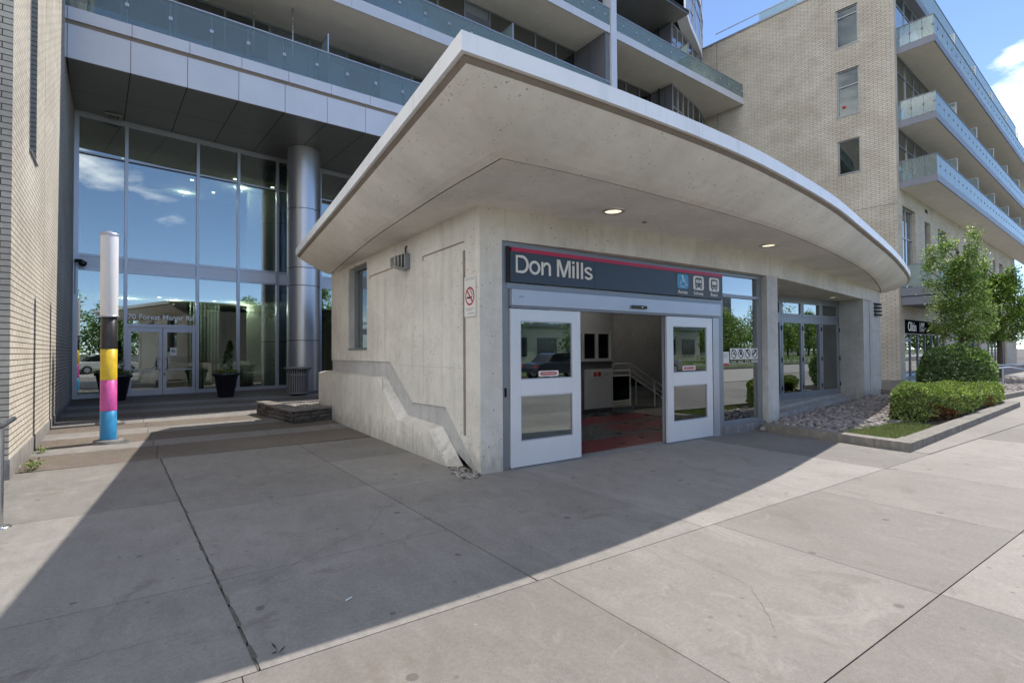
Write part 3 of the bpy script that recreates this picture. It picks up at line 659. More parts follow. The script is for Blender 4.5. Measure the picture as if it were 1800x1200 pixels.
mk('motion_sensor', MB().box(6.18, 6.52, GY-.115, GY-.077, 2.262, 2.315), M['blackgl'], hd, bevel=.008)
mk('sensor_eye', MB().cyl((6.40, GY-.117, 2.29), (6.40, GY-.119, 2.29), .006, n=10), M['glow'], hd)
mk('header_mark', stroke([(4.0, 2.33), (4.03, 2.33), (4.03, 2.345), (4.0, 2.345), (4.0, 2.33)], .004, GY-.078, GY-.074, W0, stroke([(4.045, 2.33), (4.075, 2.33), (4.075, 2.345), (4.045, 2.345), (4.045, 2.33)], .004, GY-.078, GY-.074, W0)), M['alu_d'], hd)
def sliding_door(x0, x1, yf, label, sticker):
    b = MB(); T = 2.175; s = .16
    b.box(x0, x0+s, yf, yf+.045, .02, T); b.box(x1-s, x1, yf, yf+.045, .02, T)
    for z0, z1 in ((.02, .36), (.98, 1.20), (2.01, T)): b.box(x0+s, x1-s, yf, yf+.045, z0, z1)
    d = mk('sliding_door', b, M['door_w'], st, label, bevel=.003)
    gb = MB()
    for z0, z1 in ((.36, .98), (1.20, 2.01)):
        gb.box(x0+s, x0+s+.014, yf+.006, yf+.04, z0, z1); gb.box(x1-s-.014, x1-s, yf+.006, yf+.04, z0, z1); gb.box(x0+s+.014, x1-s-.014, yf+.006, yf+.04, z0, z0+.014); gb.box(x0+s+.014, x1-s-.014, yf+.006, yf+.04, z1-.014, z1)
    mk('glazing_bead', gb, M['alu2'], d)
    mks('door_pane', MB().box(x0+s+.014, x1-s-.014, yf+.02, yf+.026, .374, .966).box(x0+s+.014, x1-s-.014, yf+.02, yf+.026, 1.214, 1.996), M['glass_door'], d)
    mk('bottom_seal', MB().box(x0, x1, yf+.01, yf+.035, .002, .02), M['rubber'], d)
    sx0 = sticker; sw_ = .36
    mk('door_sticker', MB().wallpoly(rrect(sx0, sx0+sw_, 1.235, 1.315, .02), yf+.012, yf+.014), M['paper'], d)
    mk('sticker_panel', MB().wallpoly([(sx0+.02, 1.275), (sx0+.055, 1.25), (sx0+sw_-.055, 1.25), (sx0+sw_-.02, 1.275), (sx0+sw_-.055, 1.30), (sx0+.055, 1.30)], yf+.0105, yf+.012), M['signred'], d)
    text('sticker_text', 'AUTOMATIC DOOR', .034, W0, sx0+sw_/2, yf+.0095, 1.264, M['paper'], d, .80, 'CENTER', .001)
    return d
sliding_door(3.885, 5.138, 5.735, 'left sliding door leaf nearer the corner', 4.36)
sliding_door(7.10, 8.37, 5.735, 'right sliding door leaf beside the sidelight', 7.52)
tr_ = MB(); tr_.box(8.40, 8.58, 5.74, 5.86, 0, 2.185); tr_.box(3.885, 3.90, 5.785, 5.86, 0, 2.185); mks('door_jamb', tr_, M['alu2'], st)
# inner leaves (fixed) behind
for x0, x1 in ((3.90, 5.16), (7.08, 8.39)):
    b = MB(); b.box(x0, x0+.07, 5.80, 5.835, .02, 2.18); b.box(x1-.07, x1, 5.80, 5.835, .02, 2.18); b.box(x0+.07, x1-.07, 5.80, 5.835, .02, .14); b.box(x0+.07, x1-.07, 5.80, 5.835, 2.10, 2.18)
    d = mk('fixed_leaf', b, M['alu2'], st); mk('fixed_glass', MB().box(x0+.07, x1-.07, 5.815, 5.82, .14, 2.10), M['glass_door'], d)
mk('door_threshold', MB().box(3.88, 8.6, 5.70, 5.93, -.02, .012), M['alu_d'], st)
mk('door_lock', MB().box(3.80, 3.82, 5.745, 5.765, .98, 1.10), M['black'], st)
# interior of the station
si = MB(); si.box(3.72, 3.76, 6.15, 10.1, 0, 3.3)
mk('inner_wall', si, M['dkconc'], st)
bk = MB(); bk.box(3.7, 18.3, 12.2, 12.5, -3, 3.4)
mk('back_wall', bk, M['dkconc'], st)
ic_ = mk('inner_ceiling', MB().box(3.7, 10.3, 6.1, 12.2, 3.3, 3.34), M['conc'], st); cut(ic_, [(*ADDED_SKY[0], 3.2, 3.5)])
hc_ = mk('hall_ceiling', MB().box(10.3, 17.4, 7.75, 12.2, 3.12, 3.16), M['conc'], st); cut(hc_, [(*ADDED_SKY[1], 3.0, 3.3)])
for (a, b, c, d), z in zip(ADDED_SKY, (3.3, 3.12)):
    q = MB().box(a-.05, a, c-.05, d+.05, z, 4.10).box(b, b+.05, c-.05, d+.05, z, 4.10).box(a, b, c-.05, c, z, 4.10).box(a, b, d, d+.05, z, 4.10)
    k = mk('added_skylight', q, M['white'], st); mk('added_frosted_pane', MB().box(a, b, c, d, 4.04, 4.05), M['frost'], k)  # added light well with a frosted pane, brightens the interior
mk('hall_floor', MB().add([(10.0, 7.6, -.004), (17.4, 7.6, -.004), (17.4, 9.6, -.004), (10.0, 9.6, -.004)], [(0, 1, 2, 3)]).add([(15.5, 9.6, -.004), (17.4, 9.6, -.004), (17.4, 12.2, -.004), (15.5, 12.2, -.004)], [(0, 1, 2, 3)]), M['greytile'], st)
sg_ = MB()
for k in range(16): sg_.box(10.6+k*.3, 10.9+k*.3, 9.95, 12.15, -3, -.17-k*.17)
mk('stair_flight', sg_, M['conc_grey'], st)
fl_ = MB(); ft = MB(); fg2 = MB()
fl_.box(3.75, 10.0, 5.93, 9.55, -.05, -.004); 
for i, (a, b, mt) in enumerate(((5.95, 6.75, 'r'), (6.76, 7.1, 'g'), (7.11, 7.9, 'r'), (7.91, 8.2, 'g'), (8.21, 9.1, 'r'), (9.11, 9.6, 'g'))):
    for k in range(5):
        x = 3.76+k*1.25; tgt = ft if (mt == 'r') != (k == 2 and i == 2) else fg2
        tgt.box(x+.004, x+1.246, a, b, -.004, .004)
mk('floor_slab', fl_, M['gap'], st); mks('red_floor_tile', ft, M['redtile'], st); mks('grey_floor_tile', fg2, M['greytile'], st)
# collector booth
cb_ = MB(); cb_.box(7.6, 9.70, 9.62, 12.0, 0, 1.32); cb_.box(7.6, 9.70, 9.62, 12.0, 2.35, 3.3)
booth = mk('collector_booth', cb_, M['dkconc'], st)
mk('booth_panel', MB().box(8.72, 9.66, 9.585, 9.62, .12, 1.12), M['rail'], booth, bevel=.006)
mk('booth_head', MB().box(7.6, 9.69, 9.58, 9.62, 2.02, 3.0), M['rail'], booth)
bw = MB()
for x in (8.0, 8.62, 9.10, 9.58): bw.box(x, x+.07, 9.56, 9.62, 1.39, 2.02)
bw.box(8.0, 9.65, 9.56, 9.62, 1.32, 1.39); mk('booth_window_frame', bw, M['rail'], booth)
mk('booth_glass', MB().box(8.05, 9.6, 9.60, 9.606, 1.39, 2.02), M['glass_win'], booth)
mk('booth_dark', MB().box(7.65, 9.65, 9.8, 9.85, 1.22, 2.35), M['darkroom'], booth)
sg = mk('booth_sign', MB().box(8.98, 9.60, 9.578, 9.584, .92, 1.06), M['paper'], booth)
mk('sign_square', MB().box(9.00, 9.12, 9.574, 9.578, .935, 1.045).box(9.15, 9.27, 9.574, 9.578, .935, 1.045), M['signred'], sg)
mk('sign_line', MB().box(9.34, 9.56, 9.575, 9.578, 1.02, 1.032).box(9.32, 9.57, 9.575, 9.578, .99, 1.00).box(9.36, 9.54, 9.575, 9.578, .955, .966), M['alu_d'], sg)
# stair rail and landing gate
sr = MB(); y = 9.70
sr.tube([(9.78, y, 0), (9.78, y, 1.10), (9.81, y, 1.20), (9.90, y, 1.24), (10.46, y, 1.24), (10.46, y, .10)], .024)
sr.tube([(10.46, y, 1.24), (12.3, y, .30)], .024); sr.tube([(9.78, y, .92), (10.46, y, .92)], .018); sr.tube([(9.78, y, .24), (10.46, y, .26)], .02); sr.tube([(9.78, y, 1.06), (10.46, y, 1.06)], .018)
sr.tube([(10.46, y, 1.06), (12.3, y, .12)], .020); sr.tube([(10.46, y, .92), (12.3, y, -.02)], .020); sr.tube([(11.45, y, -.4), (11.45, y, .72)], .022)
mk('stair_rail', sr, M['rail'], st)
sr = MB(); sr.tube([(11.3, 9.15, 0), (11.3, 9.15, .82), (11.35, 9.17, .93), (11.5, 9.2, 1.0), (13.2, 9.7, .1)], .024); mk('stair_rail', sr, M['rail'], st)
mks('rail_glass', MB().box(9.81, 10.43, y-.004, y+.004, .27, .90).add([(10.5, y, .05), (10.5, y, .86), (12.2, y, -.03), (12.2, y, -.8)], [(0, 1, 2, 3)]), M['tealglass'], st)
mk('stair_kerb', MB().box(9.70, 10.55, 9.62, 9.9, 0, .10), M['conc_grey'], st)

# posts, recess and far pier -------------------------------------------
pp = MB(); pp.box(10.10, 10.50, 5.655, 5.95, -.02, 3.085); mk('front_post', pp, M['conc_pier'], st, bevel=.006)
RX0, RX1, RY = 10.5, 17.42, 7.46
mk('recess_ceiling', MB().add([(10.3, 5.9, 3.087), (18.4, 6.9, 3.087), (18.4, 7.7, 3.087), (10.3, 7.7, 3.087)], [(0, 1, 2, 3)]), M['conc_roof'], st)
rw = MB(); rw.box(10.3, 10.52, 5.95, 7.6, -.02, 3.085); mk('recess_side_wall', rw, M['conc_pier'], st)
# folding glass doors
leafs = [(10.52, 12.0), (12.02, 13.5), (13.52, 14.98), (15.0, 16.15), (16.17, 17.36)]
ff = MB(); ff.box(10.52, 17.42, RY, RY+.09, 2.96, 3.085); ff.box(10.52, 17.42, RY, RY+.09, 2.40, 2.52); ff.box(17.36, 17.42, RY, RY+.09, .2, 2.96)
fo = mk('storefront_frame', ff, M['alu_d'], st)
leafs = [(10.52, 12.26), (12.26, 13.98), (13.98, 15.12), (15.12, 16.22), (16.22, 17.36)]
hg = MB()
for a, b in leafs:
    d_ = MB(); s = .09
    for z0, z1 in ((.22, 2.40), (2.52, 2.96)):
        d_.box(a+.008, a+s, RY-.02, RY+.04, z0, z1); d_.box(b-s, b-.008, RY-.02, RY+.04, z0, z1); d_.box(a+s, b-s, RY-.02, RY+.04, z0, z0+(.16 if z1 < 2.5 else .07)); d_.box(a+s, b-s, RY-.02, RY+.04, z1-.07, z1)
    dd = mk('folding_door', d_, M['alu_d'], st)
    mks('door_pane', MB().box(a+s, b-s, RY+.01, RY+.016, .38, 2.33).box(a+s, b-s, RY+.01, RY+.016, 2.59, 2.89), M['glass_win'], dd)
    h_ = MB()
    for z in (.52, 1.3, 2.18): h_.cyl((b-.0, RY-.03, z-.06), (b-.0, RY-.03, z+.06), .016, n=8)
    mk('hinge', h_, M['black'], dd)
# far pier
pr = MB(); py0 = fy(17.42)
pr.prism([(17.42, fy(17.42)+.02), (18.2, fy(18.2)+.02), (18.2, 8.3), (17.42, 8.3)], .0, 3.2)
mk('end_pier', pr, M['conc_pier'], st)
e_ = MB(); k0 = 18.2
for z0, z1 in ((.25, .72), (.735, 1.20), (1.215, 1.68), (1.695, 2.16), (2.175, 2.62), (2.635, SOF)):
    e_.prism([(k0, fy(k0)+.0), (20.05, fy(20.05)), (20.05, 9.3), (k0, 9.3)], z0, z1)
e_.prism([(k0, fy(k0)+.015), (20.03, fy(20.03)+.02), (20.03, 9.2), (k0, 9.2)], 0, SOF-.01)
mk('end_block', e_, M['conc_pier'], st)
ve = MB()
for i in range(4): ve.box(18.9, 19.4, fy(19)-.06, fy(19.4)+.02, 2.66+i*.115, 2.72+i*.115)
mk('vent_grille', ve, M['black'], st)
# steps in the recess
sp = MB(); 
def stp(off, z0, z1):
    X = [10.5+(17.6-10.5)*i/20 for i in range(21)]
    poly = [(x, min(fy(x)+off, RY-.05)) for x in X]+[(17.6, RY+.1), (10.5, RY+.1)]
    sp.prism(poly, z0, z1)
stp(.02, .0, .075); stp(.36, .076, .145); stp(.68, .146, .215)
mk('entrance_step', sp, M['conc_pier'], st)
mks('rear_block', MB().box(18.25, 20.0, 9.3, 12.4, 0, 3.6).box(4.2, 10.3, 13.0, 13.5, 0, 3.6), M['conc_grey'], st)

# ------------------------------------------------------------------ signs on the pavilion
sb = thing('station_sign', 'long dark navy sign board reading Don Mills with a red stripe above the sliding doors', 'sign', (6.25, 5.75, 2.53))
mk('sign_board', MB().box(3.865, 7.30, 5.70, 5.765, 2.535, 2.945), M['navy'], sb)
mk('pictogram_board', MB().box(7.305, 8.655, 5.70, 5.765, 2.535, 2.945), M['navy2'], sb)
mks('sign_seam', MB().box(5.40, 5.405, 5.6985, 5.70, 2.535, 2.945).box(3.83, 3.863, 5.72, 5.765, 2.525, 3.015), M['seam'], sb)
mk('red_stripe', MB().box(3.885, 8.655, 5.696, 5.765, 2.947, 3.0), M['red'], sb)
def ribbon(mb, P, w_, v0, v1, closed=False, fr=W0):
    n = len(P); A, B = [], []
    for i in range(n):
        a = Vector(P[i-1] if (i or closed) else P[i]); b = Vector(P[i]); c = Vector(P[(i+1) % n] if (i < n-1 or closed) else P[i])
        d = ((b-a).normalized()+(c-b).normalized()).normalized() if (b-a).length > 1e-7 and (c-b).length > 1e-7 else ((c-b) if (c-b).length > 1e-7 else (b-a)).normalized()
        m = Vector((-d.y, d.x))*w_/2; A.append(b+m); B.append(b-m)
    if closed: A.append(A[0]); B.append(B[0])
    for v in (v0, v1): mb.strip([fr.p(q.x, v, q.y) for q in A], [fr.p(q.x, v, q.y) for q in B])
    for r_ in (A, B): mb.strip([fr.p(q.x, v0, q.y) for q in r_], [fr.p(q.x, v1, q.y) for q in r_])
ZB, CH, XH, LV0, LV1 = 2.657, .245, .185, 5.686, 5.698
def arc(cx, cz, rx, rz, a0, a1, n=14): return [(cx+rx*math.cos(R(a0+(a1-a0)*i/n)), cz+rz*math.sin(R(a0+(a1-a0)*i/n))) for i in range(n+1)]
def letter(mb): mk('letter', mb, M['letter'], sb)
w_ = .036
m = MB(); ribbon(m, [(3.96, ZB+w_/2), (3.96, ZB+CH-w_/2)]+arc(4.045, ZB+CH/2, .095, CH/2-w_/2, 90, -90, 20), w_, LV0, LV1, True); letter(m)
m = MB(); ribbon(m, arc(4.2625, ZB+XH/2, .078, XH/2-.013, 0, 360, 28)[:-1], .034, LV0, LV1, True); letter(m)
m = MB(); ribbon(m, [(4.397, ZB), (4.397, ZB+XH)], .034, LV0, LV1); ribbon(m, [(4.415, ZB+XH*.66)]+arc(4.475, ZB+XH*.62, .055, XH*.30, 150, 0, 12)+[(4.531, ZB)], .034, LV0, LV1); letter(m)
m = MB(); T_ = ZB+CH
m.wallpoly([(4.663, ZB), (4.698, ZB), (4.698, T_-.06), (4.772, ZB), (4.806, ZB), (4.879, T_-.06), (4.879, ZB), (4.914, ZB), (4.914, T_), (4.862, T_), (4.789, ZB+.06), (4.716, T_), (4.663, T_)], LV0, LV1); letter(m)
m = MB(); m.box(4.951, 4.988, LV0, LV1, ZB, ZB+XH-.004); m.box(4.951, 4.988, LV0, LV1, T_-.036, T_); letter(m)
for x in (5.034, 5.119): letter(MB().box(x, x+.037, LV0, LV1, ZB, T_))
m = MB(); sx_, rz = 5.267, XH/4
ribbon(m, arc(sx_, ZB+XH*.74, .062, XH*.19, 15, 255, 12)+arc(sx_, ZB+XH*.27, .066, XH*.20, 75, -165, 12), .033, LV0, LV1); letter(m)
PX = 1.62                                   # the tiles are wider than tall on this board
def icon(cx, col, nm, lab):
    b = mk('pictogram_tile', MB().wallpoly(rrect(cx-.15, cx+.15, 2.665, 2.915, .045), 5.694, 5.70), col, sb)
    text('caption', nm, .088, W0, cx, 5.697, 2.578, M['letter'], sb, 1.05, 'CENTER', .003, .001)
    return b
IC = (7.49, 7.93, 8.39)
i1 = icon(IC[0], M['blue'], 'Access', ''); i2 = icon(IC[1], M['letter'], 'Subway', ''); i3 = icon(IC[2], M['letter'], 'Buses', '')
yv0, yv1 = 5.690, 5.694
def sc(cx, P): return [(cx+(x-.0)*PX, z) for x, z in P]
wc = MB(); c_ = IC[0]; disc(wc, W0, c_-.008*PX, 2.880, yv0, .016, 14, sx=1.3)
stroke(sc(c_, [(-.005, 2.862), (.0, 2.795), (.035, 2.792), (.050, 2.730), (.067, 2.737)]), .017, yv0, yv1, W0, wc); stroke(sc(c_, [(-.003, 2.832), (.027, 2.832)]), .014, yv0, yv1, W0, wc)
stroke(sc(c_, [(.0+.047*math.cos(R(a)), 2.747+.052*math.sin(R(a))) for a in range(130, 400, 18)]), .014, yv0, yv1, W0, wc)
mk('wheelchair_mark', wc, M['white'], i1)
def vehicle(cx, par, bus):
    d = MB(); hw = .058*PX; d.wallpoly(rrect(cx-hw, cx+hw, 2.715, 2.885, .03), yv0+.001, yv1, W0)
    for q in (-1, 1): stroke([(cx+q*.035*PX, 2.715), (cx+q*(.035 if bus else .052)*PX, 2.69)], .022, yv0+.001, yv1, W0, d)
    mk('vehicle_mark', d, M['navy2'], par)
    l = MB()
    if bus: l.wallpoly(rrect(cx-.040*PX, cx+.040*PX, 2.785, 2.855, .016), yv0-.001, yv0, W0); l.box(cx-.02*PX, cx+.02*PX, yv0-.001, yv0, 2.735, 2.745)
    else:
        for a, b in ((-.045, -.017), (-.009, .009), (.017, .045)): l.box(cx+a*PX, cx+b*PX, yv0-.001, yv0, 2.79, 2.848)
    for q in (-1, 1): disc(l, W0, cx+q*.034*PX, 2.745, yv0-.001, .012, 12, sx=1.3, dep=.001)
    mk('vehicle_window', l, M['letter'], par)
vehicle(IC[1], i2, False); vehicle(IC[2], i3, True)

ns = thing('no_smoking_sign', 'white upright no smoking plate with red ring fixed to the concrete side wall', 'sign', (3.4, 5.97, 2.0))
FN = F(3.405, 6.135, R(-90))        # u from 0 (far, left) to .30 (near, right)
mk('plate', MB().wallpoly(rrect(0, .30, 2.06, 2.60, .012), -.010, 0, FN), M['paper'], ns)
ri = MB(); disc(ri, FN, .15, 2.335, -.0125, .125, 32, .100, .98); stroke([(.072, 2.42), (.228, 2.25)], .024, -.0135, -.0115, FN, ri); mk('prohibition_ring', ri, M['signred'], ns)
cg = MB(); cg.wallpoly([(.075, 2.305), (.205, 2.305), (.205, 2.328), (.075, 2.328)], -.0125, -.0108, FN); stroke([(.21, 2.335), (.215, 2.365), (.19, 2.375), (.185, 2.40), (.16, 2.41), (.155, 2.435)], .010, -.0125, -.0108, FN, cg); mk('cigarette_mark', cg, M['black'], ns)
tx = MB()
for z, a, b in ((2.575, .02, .28), (2.553, .03, .27), (2.17, .03, .27), (2.145, .05, .22), (2.10, .10, .27)): tx.wallpoly([(a, z), (b, z), (b, z+.007), (a, z+.007)], -.0115, -.0100, FN)
mks('fine_print', tx, M['alu_d'], ns)

fd = thing('wall_floodlight', 'grey box floodlight with prismatic glass and short bracket on the concrete side wall', 'light', (3.38, 8.1, 3.05))
FQ = F(3.41, 8.28, R(-90))
mk('housing', MB().wallpoly([(.0, 2.98), (.26, 2.98), (.26, 3.24), (.0, 3.24)], -.10, 0, FQ), M['alu_d'], fd, bevel=.01)
ln = MB(); A = [FQ.p(a, -.10, z) for a, z in ((.0, 2.99), (.26, 2.99), (.26, 3.23), (.0, 3.23))]; B = [FQ.p(a, -.26, z) for a, z in ((.03, 3.01), (.23, 3.01), (.23, 3.17), (.03, 3.17))]
ln.add(A+B, [(0, 1, 5, 4), (1, 2, 6, 5), (2, 3, 7, 6), (3, 0, 4, 7), (4, 5, 6, 7)]); mk('lens', ln, M['lamp_lens'], fd)
rb = MB()
for i in range(4): t = i/3; rb.tube([FQ.p(0+.03*t, -.10-.16*t, 2.99+.02*t), FQ.p(.26-.03*t, -.10-.16*t, 2.99+.02*t), FQ.p(.26-.03*t, -.10-.16*t, 3.23-.06*t), FQ.p(0+.03*t, -.10-.16*t, 3.23-.06*t)], .006, 5)
mk('guard', rb, M['alu'], fd); mk('reflector', MB().wallpoly([(.05, 3.03), (.21, 3.03), (.21, 3.15), (.05, 3.15)], -.16, -.11, FQ), M['conc_grey'], fd)
mk('bracket', MB().tube([FQ.p(.13, -.03, 3.24), FQ.p(.13, -.03, 3.36), FQ.p(.13, 0, 3.38)], .014).tube([FQ.p(.19, -.05, 3.24), FQ.p(.19, -.05, 3.31)], .008), M['bark'], fd)

def downlight(x, y, z, r, label):
    t = thing('recessed_light', label, 'ceiling light', (x, y, z), 'recessed lights in the pavilion soffits')
    mk('trim_ring', MB().lathe((x, y, z), [(r*.72, .0), (r*.78, -.018), (r, -.014), (r*1.03, .0)], 32), M['steel'], t)
    b = MB(); b.lathe((x, y, z), [(0, .0), (r*.74, -.004)], 32); mk('lamp_lens', b, M['glow'], t)
downlight(5.08, 4.983, SOF, .155, 'largest round recessed light, above the station sign')
downlight(9.15, 5.081, SOF, .155, 'middle round recessed light in the canopy, above the front post')
downlight(15.97, 7.0, 3.087, .155, 'small round recessed light over the folding glass doors')
mk_s = thing('sensor_stud', 'tiny round grey stud on the canopy soffit between the two round lights', 'sensor', (5.9, 5.1, SOF)); mk('stud_cap', MB().lathe((5.9, 5.15, SOF), [(0, -.02), (.03, -.02), (.04, 0)], 16), M['alu_d'], mk_s)

# window decals on the sidelight
def decal(x, kind, label):
    t = thing('window_decal', label, 'sticker', (x, GY, 1.10), 'prohibition decals on the sidelight')
    yq = GY+.044
    mk('decal_plate', MB().box(x-.115, x+.115, yq, yq+.004, 1.405, 1.62), M['paper'], t)
    b = MB(); disc(b, W0, x, 1.512, yq-.0015, .090, 28, .071); s = -1 if kind != 3 else 1
    if kind != 3: stroke([(x-.065, 1.600), (x+.065, 1.470)], .018, yq-.002, yq, W0, b)
    if kind == 0: b.box(x-.05, x+.055, yq-.002, yq, 1.500, 1.515); stroke([(x+.02, 1.535), (x+.05, 1.565), (x+.03, 1.585)], .010, yq-.002, yq, W0, b)
    if kind == 1: b.box(x-.04, x+.04, yq-.002, yq, 1.495, 1.525); b.box(x-.025, x+.025, yq-.002, yq, 1.525, 1.570)
    if kind == 2: disc(b, W0, x-.012, 1.590, yq-.002, .016, 12); stroke([(x-.01, 1.570), (x-.01, 1.525), (x+.03, 1.520), (x+.035, 1.485)], .022, yq-.002, yq, W0, b)
    if kind == 3: stroke([(x-.065, 1.485), (x+.06, 1.580)], .034, yq-.002, yq, W0, b)
    mk('decal_mark', b, M['black'], t)
    mk('decal_caption', MB().box(x-.11, x+.11, yq, yq+.003, 1.340, 1.380), M['black'] if kind < 3 else M['paper'], t)
    c = MB()
    for q in range(4): c.box(x-.10+q*.045, x-.065+q*.045, yq-.001, yq, 1.353, 1.367)
    mk('caption_print', c, M['paper'] if kind < 3 else M['black'], t)
for i, (x, l) in enumerate(((9.16, 'cigarette ban decal, leftmost white square on the sidelight glass'), (9.40, 'camera ban decal, second white square on the sidelight glass'), (9.64, 'seated figure ban decal, third white square on the sidelight glass'), (9.88, 'diagonal skateboard ban decal, rightmost white square on the sidelight glass'))): decal(x, i, l)
nd = thing('notice_card', 'white notice card with a red foot on the sidelight glass beside the decals', 'sticker', (8.88, GY, 1.315))
mk('card', MB().box(8.78, 9.0, GY+.044, GY+.048, 1.335, 1.555), M['paper'], nd); mk('card_foot', MB().box(8.78, 9.0, GY+.044, GY+.048, 1.285, 1.334), M['signred'], nd)
mk('card_print', MB().box(8.81, 8.97, GY+.042, GY+.044, 1.505, 1.515).box(8.81, 8.95, GY+.042, GY+.044, 1.475, 1.485).box(8.81, 8.97, GY+.042, GY+.044, 1.445, 1.455), M['alu_d'], nd)

# ================================================================== LEFT BRICK WING
lb = thing('brick_wing', 'cream brick wing at the left edge with a tall narrow slot in its sunlit side', 'building', (-1.62, 9.03, 0))
b = MB(); H = 24
b.box(-.3, 0, .0, 1.55, .26, H, FW)
b.box(-.3, 0, 1.55, 2.42, .26, 4.71, FW); b.box(-.3, 0, 2.42, 12.2, .26, H, FW)
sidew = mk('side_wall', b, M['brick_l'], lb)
b = MB(); b.box(-9, -.302, .0, .3, .26, H, FW)
b.add([FW.p(-.302, -.001, .26), FW.p(0, -.001, .26), FW.p(0, -.001, H), FW.p(-.302, -.001, H)], [(0, 1, 2, 3)])
b.add([FW.p(-.299, 2.419, 4.71), FW.p(-.003, 2.419, 4.71), FW.p(-.003, 2.419, H), FW.p(-.299, 2.419, H)], [(0, 1, 2, 3)])
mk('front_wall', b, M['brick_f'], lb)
b = MB(); b.box(-.30, .012, -.012, 12.2, -.05, .26, FW); b.box(-9, -.30, -.012, .3, -.05, .26, FW); mk('base_course', b, M['base'], lb)
b = MB(); b.box(-.29, .03, 1.555, 2.415, 4.71, 4.735, FW); b.box(-.02, .005, 1.551, 1.60, 4.735, H, FW); mk('slot_sill', b, M['alu_d'], lb)
mk('slot_window', MB().box(-.305, -.29, 1.6, 2.42, 4.73, H, FW), M['glass_win'], lb)
bj = MB()
for v in (3.6, 7.2, 9.9): bj.box(.0, .0015, v, v+.012, .26, H, FW)
mk('control_joint', bj, M['base'], lb)

# ================================================================== MAIN APARTMENT BLOCK
SZ = 9.0
ab = thing('apartment_block', 'glass and grey metal apartment block with long glass balconies above a two storey lobby', 'building', (1, 20.5, 0))
GF = .23
# lobby curtain wall
mu = [-3.19, -1.97, .023, 1.306, 2.663, 4.31, 5.52, 6.9, 8.3]
fr = MB()
for i, u in enumerate(mu): w_ = .045 if i else .06; fr.box(u-w_, u+w_, -.05, .10, GF, 8.92, FL)
for z0, z1 in ((8.86, 9.0), (7.735, 7.79), (4.585, 4.66), (4.15, 4.22)):
    for a, c in zip(mu[:-1], mu[1:]): fr.box(a+.045, c-.045, -.035, .10, z0, z1 if z1 < 8.9 else 8.92, FL)
for i, (a, c) in enumerate(zip(mu[:-1], mu[1:])):
    if i != 1: fr.box(a+.045, c-.045, -.035, .10, GF, GF+.12, FL)
fr.box(-3.3, 8.3, -.06, .11, 8.92, 9.0, FL); fr.box(-1.925, -.022, -.035, .10, 2.44, 2.54, FL)
lf = mk('curtain_wall_frame', fr, M['alu2'], ab)
tb = MB(); 
for a, c in zip(mu[:-1], mu[1:]): tb.box(a+.045, c-.045, -.037, -.034, 7.715, 7.733, FL)
mks('transom_dark_strip', tb, M['seam'], ab)  # thin dark strip along the lower edge of the transom
sp_ = MB()
for a, c in zip(mu[:-1], mu[1:]): sp_.box(a+.05, c-.05, -.01, .02, 4.22, 4.585, FL)
mks('spandrel_panel', sp_, M['alu'], ab)
for a, c in zip(mu[:-1], mu[1:]):
    i = mu.index(a); gb = MB()
    gb.box(a+.045, c-.045, .02, .028, 7.79, 8.86, FL); gb.box(a+.045, c-.045, .02, .028, 4.66, 7.735, FL); gb.box(a+.045, c-.045, .02, .028, (GF+.12) if i != 1 else 2.54, 4.15, FL)
    mks('lobby_pane', gb, M['glass'], ab)
text('street_number', '70 Forest Manor Rd', .235, FL, -1.915, -.012, 2.70, M['white'], ab, .95, depth=.004, bold=.003)
# lobby doors
for k, (a, c) in enumerate(((-1.92, -.985), (-.965, -.03))):
    d_ = MB(); s = .10; T = 2.43
    d_.box(a, a+s, -.03, .03, GF+.01, T, FL); d_.box(c-s, c, -.03, .03, GF+.01, T, FL); d_.box(a+s, c-s, -.03, .03, GF+.01, GF+.20, FL); d_.box(a+s, c-s, -.03, .03, T-.14, T, FL); d_.box(a+s, c-s, .0, .025, 1.04, 1.07, FL)
    dd = mk('lobby_door', d_, M['alu2'], ab, 'left lobby door leaf' if k == 0 else 'right lobby door leaf with a no smoking notice')
    mks('door_pane', MB().box(a+s, c-s, .005, .012, GF+.20, T-.14, FL), M['glass_door'], dd)
    hx = c-.07 if k == 0 else a+.07; s2 = -1 if k == 0 else 1
    mk('pull_handle', MB().tube([FL.p(hx, -.03, 1.06), FL.p(hx, -.10, 1.06), FL.p(hx+.08*s2, -.10, 1.08), FL.p(hx+.08*s2, -.10, 1.42), FL.p(hx, -.10, 1.44), FL.p(hx, -.03, 1.44)], .016), M['steel'], dd)
    if k == 1:
        n_ = mk('notice', MB().box(a+.20, a+.38, -.003, .0, 1.52, 1.78, FL), M['paper'], dd)
        q = MB(); disc(q, FL, a+.29, 1.67, -.006, .06, 24, .047); stroke([(a+.25, 1.71), (a+.33, 1.63)], .014, -.006, -.004, FL, q); q.box(a+.25, a+.33, -.0065, -.004, 1.66, 1.675, FL); mk('notice_mark', q, M['black'], n_)
        mk('lock', MB().box(a+.03, a+.06, -.045, -.03, .86, .95, FL), M['black'], dd)
mk('door_floor_strip', MB().box(-1.95, 0, -.08, .05, GF-.02, GF+.008, FL), M['alu_d'], ab)
